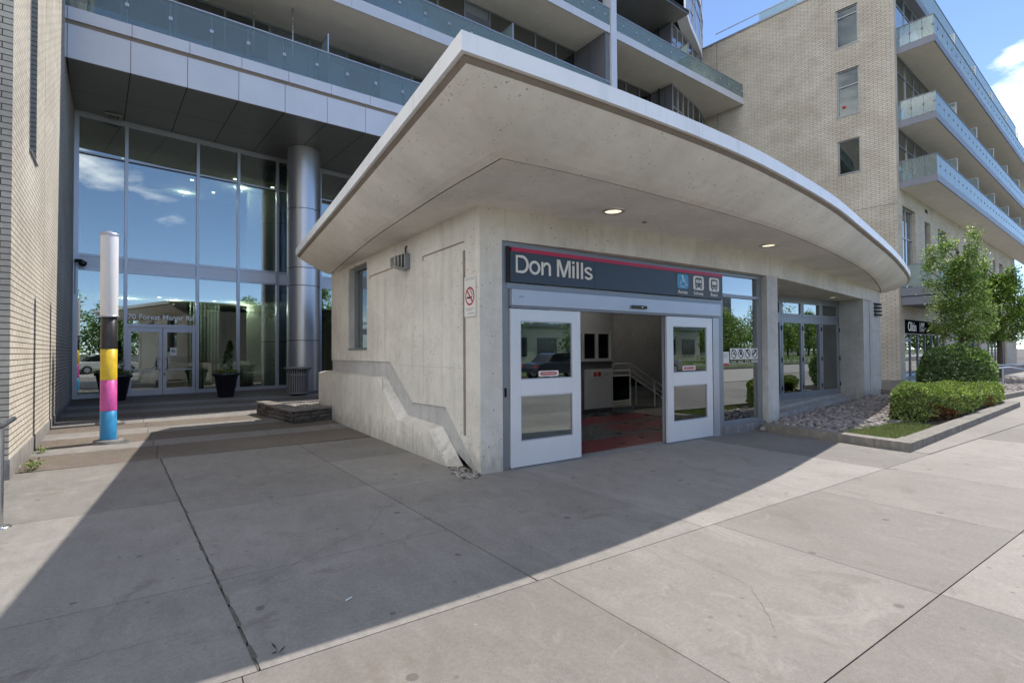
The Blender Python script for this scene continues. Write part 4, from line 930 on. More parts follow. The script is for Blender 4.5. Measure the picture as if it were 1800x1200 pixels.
# lobby interior
li = MB(); li.box(-3.4, 9.5, 6.6, 6.8, .2, 9.2, FL); li.box(-3.5, -3.3, .2, 6.8, .2, 9.2, FL); li.box(2.35, 3.4, 2.6, 2.8, .2, 9.0, FL); li.box(6.4, 6.6, .3, 6.6, .2, 9, FL); li.box(3.75, 4.5, 1.2, 1.9, .2, 9., FL)
mks('lobby_wall', li, M['int_wall'], ab)
mk('lobby_floor', MB().box(-3.4, 9.5, .1, 6.6, .12, .228, FL), M['int_floor'], ab)
lc = MB(); lc.box(-3.4, 9.5, .12, 6.6, 8.95, 9.0, FL); lc.box(-3.4, 9.5, .7, 6.6, 3.55, 4.35, FL); lc.box(-3.4, 9.5, .7, 6.6, 8.25, 8.4, FL); mks('lobby_ceiling', lc, M['int_ceil'], ab)
dk = MB(); dk.box(-3.2, -.2, 5.0, 5.05, .23, 3.5, FL); dk.box(.2, 2.2, 5.2, 5.25, .23, 3.5, FL); mks('dark_doorway', dk, M['darkroom'], ab)
fn = MB()
for k in range(9): fn.box(.12+k*.14, .145+k*.14, 1.5+k*.12, 1.75+k*.12, .23, 3.5, FL)
mks('partition_fin', fn, M['int_white'], ab)
mk('partition_bar', MB().box(.10, 1.35, 1.42, 1.46, 1.18, 1.30, FL), M['int_white'], ab)
mk('wall_screen', MB().box(1.5, 1.72, 2.55, 2.6, 1.2, 1.45, FL), M['black'], ab)
rd_ = thing('reception_desk', 'white curved reception desk inside the lobby behind the glass', 'desk', FL.p(1.9, 1.7, GF))
c0 = FL.p(1.75, 2.3, GF)
mk('counter', MB().lathe(c0, [(0.0, 1.02), (.58, 1.02), (.58, .12), (.0, .12)], 28), M['int_white'], rd_)
mk('side_counter', MB().lathe(FL.p(2.35, 2.1, GF), [(0, .60), (.55, .60), (.55, .14), (0, .14)], 28), M['int_white'], rd_)
mk('desk_item', MB().box(1.62, 1.76, 2.2, 2.3, GF+1.02, GF+1.16, FL).box(1.84, 1.92, 2.2, 2.3, GF+1.02, GF+1.08, FL), M['black'], rd_)
lt = MB()
for u, v, z in [(-.9, 1.2, 3.55), (-.3, 1.8, 3.55), (.9, 1.6, 3.55), (1.6, 1.2, 3.55), (2.2, 2.6, 3.55), (-1.7, 2.4, 3.55), (-1.9, 1.5, 8.24), (1.5, 1.2, 8.24), (2.0, 2.2, 8.24), (1.3, 3.6, 8.24), (.4, 4.4, 8.24), (2.9, 1.3, 8.24), (.3, 2.4, 8.24)]:
    P_ = FL.p(u, v, z-.006); lt.lathe(P_, [(0, 0), (.055, 0), (.06, .005)], 14)
mks('lobby_downlight', lt, M['glow2'], ab)
for (lx, ly, lz, e) in ((-1.7, 2.4, 3.4, 20), (1.6, 1.6, 3.4, 16), (2.2, 2.5, 3.4, 18), (-.3, 2.2, 3.4, 14), (2.0, 2.2, 8.1, 14), (.4, 4.4, 8.1, 14)):
    pl_ = bpy.data.lights.new('lobby_downlight_lamp', 'POINT'); pl_.energy = e; pl_.shadow_soft_size = .02; pl_.color = (1, .93, .80)
    po = bpy.data.objects.new('lobby_downlight_lamp', pl_); COL.objects.link(po); po.location = FL.p(lx, ly, lz)
# column
cc = (4.25, 19.78); rr = .575
col = MB(); zr = [GF-.1, 2.02, 3.98, 4.62, 6.75, SZ]
for a, c in zip(zr[:-1], zr[1:]): col.cyl((cc[0], cc[1], a+.012), (cc[0], cc[1], c-.012), rr, n=56)
column = mk('column', col, M['column'], ab)
mk('column_joint', MB().cyl((cc[0], cc[1], GF-.1), (cc[0], cc[1], SZ), rr-.02, n=40), M['seam'], column)
# soffit over the lobby
so = MB(); FSB = 3.95
U0, U1 = -.35, 19.9
def seg_poly(u): return (u, .0), (u-.30*0, FSB)
jts = [1.272*k for k in range(0, 16)]
so_b = MB(); so_b.box(U0, U1, .02, 7, SZ+.03, SZ+.06, FS); mk('soffit_backing', so_b, M['seam'], ab)
for k in range(-1, 15):
    a, c = 1.272*k+.011, 1.272*(k+1)-.011; sk = -.05
    for v0, v1 in ((.012, 2.005), (2.02, 5.2)):
        so.add([FS.p(a+sk*v0, v0, SZ), FS.p(c+sk*v0, v0, SZ), FS.p(c+sk*v1, v1, SZ), FS.p(a+sk*v1, v1, SZ)], [(0, 3, 2, 1)])
mk('soffit_panel', so, M['soffit_d'], ab)
fp = MB(); up = MB()
for k in range(-1, 15):
    a, c = max(1.275*k+.007, U0), 1.275*(k+1)-.007
    fp.box(a, c, .0, .03, SZ-.004, 9.85, FS)
    a, c = max(1.30*k+.006, U0), 1.30*(k+1)-.006
    up.box(a, c, -.03, .03, 9.96, 10.28, FS)
mk('fascia_panel', fp, M['alu'], ab); mk('upper_fascia', up, M['alu'], ab)
mk('fascia_backing', MB().box(U0, U1-.2, .035, .3, SZ+.012, 10.26, FS), M['seam'], ab)
mk('fascia_reveal', MB().box(U0, U1-.2, .012, .035, 9.852, 9.955, FS), M['conc_edge'], ab)
def balustrade(par, u0, u1, zb, zr, posts, gm='glass_rail', fr=FS, v=0.03, clip=True, post='alu2'):
    while par.parent: par = par.parent
    bal = mk('balustrade', MB().box(u0, u1, v-.02, v+.045, zr-.035, zr, fr), M[post], par)
    g_ = MB(); cuts = [u0]+[p for p in posts if u0+.1 < p < u1-.1]+[u1]
    for a, c in zip(cuts[:-1], cuts[1:]): g_.box(a+.006, c-.006, v, v+.012, zb+.02, zr-.036, fr)
    mks('glass_panel', g_, M[gm], bal)
    for u in posts:
        p_ = MB(); p_.box(u-.018, u+.018, v+.04, v+.075, zb, zr-.036, fr)
        if clip: p_.box(u-.045, u+.045, v-.02, v+.04, (zb+zr)/2-.045, (zb+zr)/2+.045, fr)
        mk('baluster', p_, M[post], bal)
    return bal
AP = [-.1+0*1, .2, 1.19, 2.15, 3.13, 4.08, 5.08, 6.06, 7.04, 8.02, 9.0, 10, 11, 12, 13, 14, 15, 16, 17, 18, 19]
balustrade(ab, U0, 19.7, 10.28, 11.32, AP[1:])
# floor slabs above
sA = MB(); sA.box(U0, U1-.2, .04, 6.0, 10.18, 10.27, FS); mk('balcony_floor', sA, M['stucco'], ab)
def slab(u0, u1, z0, z1, zt, posts, nm):
    s_ = mk('balcony_slab', MB().box(u0, u1, .05, 9, z0, z1-.03, FS), M['stucco'], ab)
    e_ = MB(); n_ = max(1, round((u1-u0)/2.6))
    for k in range(n_): e_.box(u0+(u1-u0)*k/n_+.004, u0+(u1-u0)*(k+1)/n_-.004, .0, .048, z0-.012, z1, FS)
    mk('slab_edge', e_, M['slabedge'], s_); balustrade(s_, u0+.02, u1-.02, z1, zt, posts)
BP = [.9+1.0*k for k in range(19)]
slab(U0, 19.72, 13.09, 13.47, 14.45, [p for p in BP if p < 19.5], 'B')
slab(U0, 19.72, 16.82, 17.17, 18.05, [p for p in BP if p < 18]+[18.61, 19.37], 'C')
slab(20.14, 31.66, 16.72, 17.10, 17.95, [20.71, 21.64, 22.62, 23.55, 24.47, 25.38, 26.38, 27.25, 28.16, 29.16, 30.08, 30.97, 31.5], 'Cr')
slab(U0, 19.72, 20.3, 20.66, 21.5, [], 'D')
mk('fin_column', MB().box(19.74, 20.12, -.05, .5, 9.9, 30, FS), M['alu'], ab)
# window walls behind the balconies (u in FS frame, v depth)
def winwall(par, fr, P, z0, z1, pitch=1.35, head=.55, seed=1, louv=(), name='window', frame='alu_d'):
    """a glazed wall along polyline P (u,v): one part per bay, with its pane, curtain or louvre"""
    rnd = random.Random(seed); k0 = 0; rear = MB()
    for (a, b_), (c, d_) in zip(P[:-1], P[1:]):
        L = math.hypot(c-a, d_-b_); A = math.atan2(d_-b_, c-a); ox, oy, _ = fr.p(a, b_, 0); lf_ = F(ox, oy, fr.a+A); n = max(1, round(L/pitch)); w_ = L/n
        rear.box(0, L, .8, .85, z0, z1, lf_)
        for k in range(n):
            f = MB(); x0, x1 = k*w_+.035, (k+1)*w_-.035; f.box(k*w_+.001, x0, -.04, .06, z0, z1, lf_); f.box(x1, (k+1)*w_-.001, -.04, .06, z0, z1, lf_)
            f.box(x0, x1, -.03, .05, z1-.07, z1, lf_); f.box(x0, x1, -.03, .05, z1-head-.06, z1-head, lf_); f.box(x0, x1, -.03, .05, z0, z0+.12, lf_)
            if rnd.random() < .35: f.box(x0, x1, -.03, .05, z0+.9, z0+.96, lf_)
            o = mk(name, f, M[frame], par)
            if any(s <= a+(k+.5)*w_ <= e for s, e in louv):
                lo = MB()
                for q in range(7): lo.box(x0, x1, -.02, .03, z1-head+.03+q*.065, z1-head+.065+q*.065, lf_)
                lo.box(x0, x1, .03, .05, z0+.12, z1-.07, lf_); mk('louvre', lo, M['alu_d'], o)
            else:
                mk('pane', MB().box(x0, x1, .0, .006, z0+.12, z1-.07, lf_), M['glass_win'], o)
                if rnd.random() < .45: mk('curtain', MB().box(x0+.02, x0+.02+(x1-x0)*rnd.uniform(.3, .95), .16, .19, z0+.1, z1-.1, lf_), M['curtain'], o)
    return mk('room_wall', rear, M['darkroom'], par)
winwall(ab, FS, [(U0, 2.45), (12, 2.7), (19.7, 2.8)], 10.27, 13.09, 1.33, .5, 3, [(5.2, 7.2), (8.8, 10.4)])
winwall(ab, FS, [(U0, 2.0), (19.4, 2.12)], 13.46, 16.82, 1.33, .95, 5, [(12.8, 14.2)])
winwall(ab, FS, [(U0, 2.2), (19.6, 2.3)], 17.14, 20.3, 1.33, .7, 8)
# side panels closing the balconies beside the fin
sd_ = MB()
for z0, z1 in ((10.3, 13.09), (13.47, 16.81)):
    for k in range(2): sd_.box(19.45, 19.72, .06+k*1.07, 1.10+k*1.07, z0, z1, FS)
mks('side_screen', sd_, M['greyclad'], ab)
# privacy dividers
for u, z, h in ((6.45, 10.27, 1.75), (14.0, 13.47, 1.75), (26.2, 17.10, 1.6)):
    dv = mk('balcony_divider', MB().box(u-.02, u+.02, .14, .18, z, z+h, FS).box(u-.02, u+.02, .18, 1.9, z+h-.03, z+h, FS), M['alu2'], ab)
    mk('divider_glass', MB().box(u-.006, u+.006, .18, 1.9, z+.05, z+h-.03, FS), M['glass_rail2'], dv)
mks('vent_pipe', MB().cyl(FS.p(5.6, 1.2, 11.5), FS.p(5.6, 1.2, 13.08), .03, n=10).cyl(FS.p(4.5, 1.7, 11.5), FS.p(4.5, 1.7, 13.0), .025, n=10), M['steel'], ab)
# right of the fin: recessed flat, projecting bay and curved glazing
winwall(ab, FS, [(20.2, 2.5), (25.9, 2.45)], 13.3, 16.72, 1.1, .95, 11)
pb = MB(); pb.box(25.9, 25.95, 1.06, 2.6, 13.3, 16.70, FS); pb.box(25.9, 25.95, 1.06, 2.6, 17.1, 20.2, FS); pb.box(20.2, 25.9, 2.5, 2.56, 17.12, 20.2, FS)
mks('bay_side_panel', pb, M['greyclad'], ab)
bl_ = MB()
for v in (1.06, 1.5, 2.05): bl_.box(25.893, 25.9, v, v+.02, 13.3, 16.7, FS)
mk('panel_joint', bl_, M['seam'], ab)
curve = [(25.95, 1.05), (27.4, 1.38), (28.9, 1.72), (30.0, 2.0), (31.75, 2.7), (33.5, 3.6)]
winwall(ab, FS, curve, 13.3, 16.72, .95, 1.25, 12, frame='alu2')
winwall(ab, FS, curve, 17.1, 20.25, .95, 1.0, 14, frame='alu2')
# dark upper soffit and tower over the bay
us = MB()
for k in range(8): us.box(20.14+k*.75+.006, 20.14+(k+1)*.75-.006, .06, 2.5, 20.25, 20.3, FS)
mk('upper_soffit_panel', us, M['soffit_d'], ab); mk('upper_soffit_backing', MB().box(20.14, 26.2, .07, 2.5, 20.31, 20.5, FS), M['seam'], ab)
tc_ = [(26.1, .25), (27.4, .85), (28.9, 1.45), (30.2, 2.0), (31.8, 2.9), (33.4, 4.0), (34.8, 5.6), (35.6, 7.6)]
for i in range(3):
    z0 = 20.3+i*3.1
    eb = MB(); A_ = [FS.p(a, c-.08, 0)[:2] for a, c in tc_]
    eb.strip([(x, y, z0) for x, y in A_], [(x, y, z0+.32) for x, y in A_]); eb.strip([(x, y, z0) for x, y in A_], [(x-.1, y+.6, z0) for x, y in A_])
    mk('floor_band', eb, M['alu'], ab); winwall(ab, FS, tc_, z0+.32, z0+3.1, .95, .9, 20+i, frame='alu2')
mk('tower_mass', MB().prism([(16.2, 19.4), (27, 20.6), (33, 24), (33, 40), (16.2, 40)], 20.6, 46), M['greyclad'], ab)
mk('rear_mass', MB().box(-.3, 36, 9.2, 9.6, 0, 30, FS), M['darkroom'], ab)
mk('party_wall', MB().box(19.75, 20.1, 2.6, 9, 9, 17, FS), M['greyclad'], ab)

# fixtures
eb = thing('soffit_fixture', 'small pale vent box on the dark soffit above the lobby corner', 'fixture', FS.p(.9, 3.3, SZ))
mk('box', MB().box(.62, 1.04, 3.15, 3.40, SZ-.06, SZ-.002, FS), M['curtain'], eb, bevel=.01); mk('slot', MB().box(.74, .78, 3.20, 3.34, SZ-.064, SZ-.0601, FS).box(.82, .86, 3.20, 3.34, SZ-.064, SZ-.0601, FS).box(.90, .97, 3.22, 3.32, SZ-.064, SZ-.0601, FS), M['black'], eb)
cm = thing('security_camera', 'small black dome camera on a bracket at the lobby corner beside the brick wing', 'camera', FL.p(-3.1, -.15, 4.25))
mk('bracket', MB().box(-3.22, -3.12, -.20, -.05, 4.36, 4.44, FL), M['black'], cm, bevel=.01); mk('dome', MB().lathe(FL.p(-3.04, -.28, 4.30), [(0, -.09), (.06, -.075), (.10, -.02), (.11, .05), (.05, .09), (0, .10)], 20), M['blackgl'], cm)
mk('arm', MB().tube([FL.p(-3.17, -.15, 4.42), FL.p(-3.04, -.28, 4.40)], .03), M['black'], cm); mk('conduit', MB().tube([FL.p(-3.2, -.09, 4.36), FL.p(-3.2, -.09, 3.4)], .012), M['alu_d'], cm)

# ================================================================== RIGHT BRICK APARTMENTS
rbld = thing('brick_apartment_building', 'tan brick apartment building at the right with projecting balconies over a corner shop', 'building', (30.53, 10.3, 0))
TOPZ = 21.3
b = MB()      # side face with three windows; u' along direction 97 deg
FBs = F(30.53, 10.30, R(97))        # u goes back along the side face, -v faces outwards to +x.. so outside is +v
wins = [(1.55, 2.58, 17.88, 19.95), (1.54, 2.56, 14.10, 16.575), (1.54, 2.54, 10.97, 12.786)]
def side(mb, u0, u1, z0, z1, t0=-.3, t1=0): mb.box(u0, u1, t0, t1, z0, z1, FBs)
cuts = [0.0, 1.54, 2.57, 16.]
side(b, .0, 1.54, -.1, TOPZ); side(b, 2.57, 16, -.1, TOPZ); zc = [-.1]
for u0, u1, z0, z1 in sorted(wins, key=lambda q: q[2]): side(b, 1.541, 2.569, zc[-1], z0); zc.append(z1)
side(b, 1.541, 2.569, zc[-1], TOPZ)
mk('side_wall', b, M['brick_s'], rbld)
for k, (u0, u1, z0, z1) in enumerate(wins):
    f = MB(); u0, u1 = 1.545, 2.565; s = .06
    f.box(u0, u0+s, -.16, -.07, z0, z1, FBs); f.box(u1-s, u1, -.16, -.07, z0, z1, FBs); f.box(u0+s, u1-s, -.16, -.07, z0, z0+s, FBs); f.box(u0+s, u1-s, -.16, -.07, z1-s, z1, FBs)
    if k < 2: zt = z1-(.45 if k == 0 else .9); f.box(u0+s, u1-s, -.16, -.07, zt, zt+.06, FBs)
    f.box(u0-.02, u1+.02, -.07, .03, z0-.04, z0+.02, FBs)
    o = mk('window', f, M['alu_d'], rbld); mk('window_glass', MB().box(u0+s, u1-s, -.12, -.114, z0+s, z1-s, FBs), M['glass_low'], o)
    mk('window_blind' if k != 1 else 'room_dark', MB().box(u0+s, u1-s, -.26, -.24, z0+s, z1-s if k == 2 else (zt if k < 2 else z1), FBs), M['blind'] if k != 1 else M['darkroom'], o)
    if k == 1: mk('flower', MB().lathe(FBs.p(u1-.30, -.18, z0+.5), [(0, -.1), (.1, -.05), (.13, .03), (.08, .1), (0, .12)], 10), M['signred'], o)
mk('wall_joint', MB().box(9.3, 9.32, -.0, .0035, 0, TOPZ, FBs).box(0, 9.3, .0, .003, 8.9, 8.915, FBs), M['seam'], rbld)
mk('parapet_cap', MB().box(-.1, 16.05, -.35, .05, TOPZ, TOPZ+.10, FBs), M['alu_d'], rbld)
# front face
FE = 34.6
bz = 9.74
fw = MB()
opens = [(.85, 3.1, 4.75, 8.95), (4.9, 6.1, 4.75, 8.75), (7.7, 9.9, 4.75, 8.75), (11.9, 12.9, 5.2, 8.6), (14.2, 16.0, 5.2, 8.6), (17.6, 18.8, 5.2, 8.6), (20.6, 22.2, 5.2, 8.6), (24.3, 25.3, 5.2, 8.6), (27, 28.6, 5.2, 8.6), (30.4, 31.4, 5.2, 8.6)]
x = 0.0
def frontb(u0, u1, z0, z1): fw.box(u0, u1, 0, .3, z0, z1, FF)
for (a, c, z0, z1) in opens:
    frontb(x, a, 3.08, 9.75); frontb(a, c, 3.08, z0); frontb(a, c, z1, 9.75); x = c
frontb(x, FE, 3.08, 9.75)
shops = [(.85, 9.2), (11.0, 19.2), (21.4, 29.5)]
x = 0.0
for a, c in shops: frontb(x, a, -.1, 3.08); x = c
frontb(x, FE, -.1, 3.08)
mk('front_wall', fw, M['brick_p'], rbld)
for (a, c, z0, z1) in opens:
    f = MB(); s = .07; n_ = 2 if c-a > 1.5 else 1; w_ = (c-a)/n_
    for k in range(n_+1): f.box(a+k*w_-(s/2 if 0 < k < n_ else (0 if k == 0 else s)), a+k*w_+(s/2 if 0 < k < n_ else (s if k == 0 else 0)), .16, .24, z0, z1, FF)
    for z in (z0, (z0+z1)/2-.9, (z0+z1)/2+.5, z1-s): f.box(a+s, c-s, .165, .235, z, z+s, FF)
    o = mk('window', f, M['alu_d'], rbld); mk('window_glass', MB().box(a+s, c-s, .20, .206, z0+s, z1-s, FF), M['glass_win'], o)
    mk('window_blind', MB().box(a+s, (a+c)/2+.2, .4, .42, z0+1.5, z1, FF), M['curtain'], o)
for i, (a, c) in enumerate(shops):
    f = MB(); n_ = 6; w_ = (c-a)/n_
    for k in range(n_+1): f.box(a+k*w_-.04, a+k*w_+.04, .1, .22, 0, 2.42, FF)
    for z in (0, 2.34): f.box(a, c, .11, .21, z, z+.1, FF)
    f.box(a+.04, a+w_-.04, .11, .21, 1.98, 2.08, FF)
    o = mk('shopfront', f, M['slate'], rbld); mk('shop_glass', MB().box(a, c, .15, .156, .1, 2.34, FF), M['glass'], o); mk('shop_interior', MB().box(a, c, 2.5, 2.6, 0, 3.1, FF), M['int_wall'], o); mk('shop_floor', MB().box(a, c, .3, 2.5, -.1, .01, FF), M['int_floor'], o)
    mk('sign_fascia', MB().box(a, c, .04, .2, 2.42, 3.08, FF), M['black'] if i == 0 else M['slate'], o)
ssn = thing('shop_sign', 'black shop sign with tall thin pale letters above the corner shop window', 'sign', FF.p(1, 0, 2.5))
mk('sign_board', MB().box(.85, 6.6, -.03, .035, 2.40, 3.08, FF), M['matblack'], ssn)
text('lettering', 'Olitin', .70, FF, 1.25, -.036, 2.50, M['white'], ssn, .92, depth=.01)
text('lettering', 'LAW', .34, FF, 3.35, -.036, 2.76, M['white'], ssn, 1.2, depth=.01)
mk('small_print', MB().box(3.30, 4.6, -.036, -.03, 2.68, 2.70, FF).box(3.30, 4.4, -.036, -.03, 2.60, 2.62, FF).box(3.30, 4.2, -.036, -.03, 2.51, 2.53, FF), M['white'], ssn)
mk('corner_trim', MB().box(-.0, .38, -.012, .0, 9.75, TOPZ, FF), M['trim'], rbld)
mks('wall_vent', MB().box(5.0, 5.5, -.02, .0, 9.25, 9.45, FF).box(18.2, 18.7, -.02, 0, 9.2, 9.4, FF), M['bark'], rbld)
# balconies
BD = 1.55
for i, (zb, th) in enumerate(((9.74, .33), (12.81, .33), (16.6, .33))):
    s_ = mk('balcony_slab', MB().box(.42, 44, -BD+.05, 0., zb, zb+th-.02, FF), M['stucco'], rbld)
    mk('slab_edge', MB().box(.38, .42, -BD, 0, zb-.01, zb+th, FF).box(.42, 44, -BD, -BD+.05, zb-.01, zb+th, FF), M['slate'], s_)
    zt = zb+th+1.02
    balustrade(s_, .42, 44, zb+th, zt, [1.1+.95*k for k in range(45)], 'glass_rail2', FF, -BD+.03, True, 'slate')
    ss = MB(); FSide = F(*FF.p(.40, 0, 0)[:2], FF.a-R(90))
    balustrade(s_, .0, BD-.02, zb+th, zt, [.12, .55, 1.05, 1.48], 'glass_rail', FSide, .0, True, 'slate')
    if i:
        pass
    winwall(rbld, FF, [(.42, .05), (FE, .05)], zb+th, {9.74: 12.81, 12.81: 16.6, 16.6: 20.1}[zb], 1.5, .8, 40+i)
    for u in (5.2, 10.4, 15.6, 20.8, 26, 31):
        dv = mk('balcony_divider', MB().box(u-.02, u+.02, -BD+.12, -BD+.16, zb+th, zb+th+1.9, FF).box(u-.02, u+.02, -BD+.16, 0, zb+th+1.86, zb+th+1.9, FF), M['alu2'], rbld)
        mk('divider_glass', MB().box(u-.006, u+.006, -BD+.16, 0, zb+th+.05, zb+th+1.86, FF), M['glass_rail2'], dv)
mk('roof_slab', MB().box(.0, FE, -.35, 8, 20.1, 20.5, FF), M['slate'], rbld)
balustrade(rbld, .3, FE, 20.5, 21.9, [2+5.2*k for k in range(7)], 'glass_rail2', FF, -.3, False, 'slate')
rg_ = MB(); rg_.box(1.2, 9.8, -.9, -.86, TOPZ+1.15, TOPZ+1.2, FBs); o = mk('roof_rail', rg_, M['alu2'], rbld); mk('roof_rail_glass', MB().box(1.2, 7.0, -.89, -.88, TOPZ+.1, TOPZ+1.15, FBs), M['glass_rail2'], o)
# low terrace balcony over the shop
mks('terrace_slab', MB().box(.30, 6.0, -1.65, -.0, 4.22, 4.64, FF).box(.36, 5.94, -1.60, 0, 3.77, 4.19, FF), M['slate'], rbld, bevel=.01)
tg = MB(); tg.box(.36, .40, -1.6, 0, 5.75, 5.8, FF); tg.box(.40, 6, -1.6, -1.56, 5.75, 5.8, FF)
for u, v in ((.36, -1.6), (.36, -.85), (1.8, -1.6), (3.2, -1.6)): tg.box(u, u+.04, v, v+.04, 4.64, 5.75, FF)
o = mk('terrace_rail', tg, M['slate'], rbld); mk('terrace_glass', MB().box(.37, .38, -1.56, 0, 4.7, 5.74, FF).box(.42, 6, -1.59, -1.58, 4.7, 5.74, FF), M['glass_rail2'], o)
mks('rear_mass', MB().box(.5, FE, 3.0, 3.2, -.1, 20.0, FF).box(.4, 14, 9, 9.3, 0, 20, FF).box(FE-.3, FE, .3, 9, -.1, 20.1, FF).box(.3, FE, .5, 9, 20.05, 20.12, FF), M['greyclad'], rbld)
wlamp = thing('wall_lamp', 'small black box lamp on the tan brick side wall beside the pavilion pier', 'light', FBs.p(2.0, .0, 3.6))
mk('housing', MB().box(1.55, 1.95, .0, .22, 3.45, 3.95, FBs), M['black'], wlamp, bevel=.02); mk('lamp_lens', MB().box(1.62, 1.88, .05, .2, 3.40, 3.449, FBs).box(1.951, 1.953, .04, .18, 3.52, 3.72, FBs), M['paper'], wlamp)
pathb = MB(); pathb.box(18.6, 40, 7.6, 10.2, -.05, .01); struct('pavement', pathb, M['greytile'])

def patio_chair(fr, u, v, z, label):
    x, y, _ = fr.p(u, v, 0); t = thing('patio_chair', label, 'chair', (x, y, z), 'patio chairs on the balconies')
    mk('seat', MB().box(u-.24, u+.24, v-.24, v+.24, z+.40, z+.44, fr), M['greyclad'], t); mk('backrest', MB().box(u-.24, u+.24, v+.21, v+.25, z+.44, z+.92, fr), M['greyclad'], t)
    for du in (-.21, .21):
        for dv in (-.21, .21): mk('leg', MB().cyl(fr.p(u+du, v+dv, z), fr.p(u+du, v+dv, z+.40), .014, n=8), M['alu_d'], t)
patio_chair(FF, 1.7, -.75, 13.14, 'dark patio chair on the middle corner balcony of the tan building'); patio_chair(FF, 3.2, -.8, 10.07, 'dark patio chair on the lowest corner balcony of the tan building'); patio_chair(FS, 3.5, 1.2, 10.27, 'dark patio chair on the lowest long balcony above the lobby')
def balcony_plant(fr, u, v, z, label, seed):
    x, y, _ = fr.p(u, v, 0); rnd = random.Random(seed); t = thing('potted_plant', label, 'plant', (x, y, z), 'potted plants on the balconies')
    mk('pot', MB().lathe((x, y, z), [(0, 0), (.13, 0), (.18, .32), (.16, .33), (0, .30)], 20), M['bark'], t); lv = MB()
    for _ in range(420):
        a = rnd.random()*6.28; r = abs(rnd.gauss(0, .17)); lv.leaf((x+r*math.cos(a), y+r*math.sin(a), z+.35+rnd.random()*.55), Vector((rnd.gauss(0, 1), rnd.gauss(0, 1), rnd.gauss(.4, .6))).normalized(), Vector((0, 0, 1)), .12, .045)
    mk('foliage', lv, M['leaf_d'], t)
balcony_plant(FF, .95, -1.1, 13.14, 'bushy potted plant at the corner of the middle balcony on the tan building', 3); balcony_plant(FF, 2.5, -1.0, 13.14, 'second bushy potted plant behind the glass of the middle balcony', 4); balcony_plant(FS, 24.4, .9, 17.1, 'potted plant on the highest visible balcony beside the fin column', 5)
# ================================================================== PLAZA OBJECTS
def light_pole(x, y, label):
    z = gz(y); r = .122
    t = thing('striped_light_pole', label, 'light pole', (x, y, z), 'striped light poles beside the brick wing')
    mk('base_collar', MB().lathe((x, y, z), [(0, .055), (.205, .055), (.218, .045), (.222, -.02)], 40), M['base'], t)
    mk('base_plate', MB().lathe((x, y, z), [(.15, .065), (.15, .055)], 32).box(x+.10, x+.30, y-.22, y-.10, z+.0, z+.03), M['steel'], t)
    b0 = .0
    for nm, z0, z1, m in (('cyan_band', .055, .567, 'p_blue'), ('magenta_band', .567, 1.113, 'p_mag'), ('yellow_band', 1.113, 1.660, 'p_yel'), ('black_band', 1.660, 2.229, 'p_blk')):
        mk(nm, MB().lathe((x, y, z), [(r, z0+.002), (r, z1-.002), (r-.004, z1)], 48), M[m], t)
    mk('tube_collar', MB().lathe((x, y, z), [(r, 2.225), (r+.022, 2.23), (r+.022, 2.255), (r+.008, 2.26)], 40), M['alu2'], t)
    mk('light_tube', MB().lathe((x, y, z), [(r+.008, 2.258), (r+.008, 3.70), (r+.003, 3.72)], 48), M['p_wht'], t)
    mk('cap', MB().lathe((x, y, z), [(r+.014, 3.69), (r+.014, 3.73), (.05, 3.755), (.03, 3.775), (0, 3.777)], 40), M['alu2'], t)
light_pole(-.80, 11.62, 'nearer pole with cyan, magenta, yellow and black bands under a white light tube')
light_pole(-.975, 14.1, 'farther striped pole hidden behind the nearer one, only its base showing')

def leaf_cloud(mb, pts, L, Wd, rnd, n_each, spread, droop=.0, flat=.3):
    for (x, y, z) in pts:
        for _ in range(n_each):
            o = Vector((rnd.gauss(0, 1), rnd.gauss(0, 1), rnd.gauss(0, 1)))*spread
            d = Vector((rnd.gauss(0, 1), rnd.gauss(0, 1), rnd.gauss(0, .7)-droop)); d.normalize()
            up = Vector((rnd.gauss(0, flat), rnd.gauss(0, flat), 1)).normalized()
            l = L*rnd.uniform(.7, 1.25); mb.leaf((x+o.x, y+o.y, z+o.z), d, up, l, Wd*rnd.uniform(.8, 1.2))

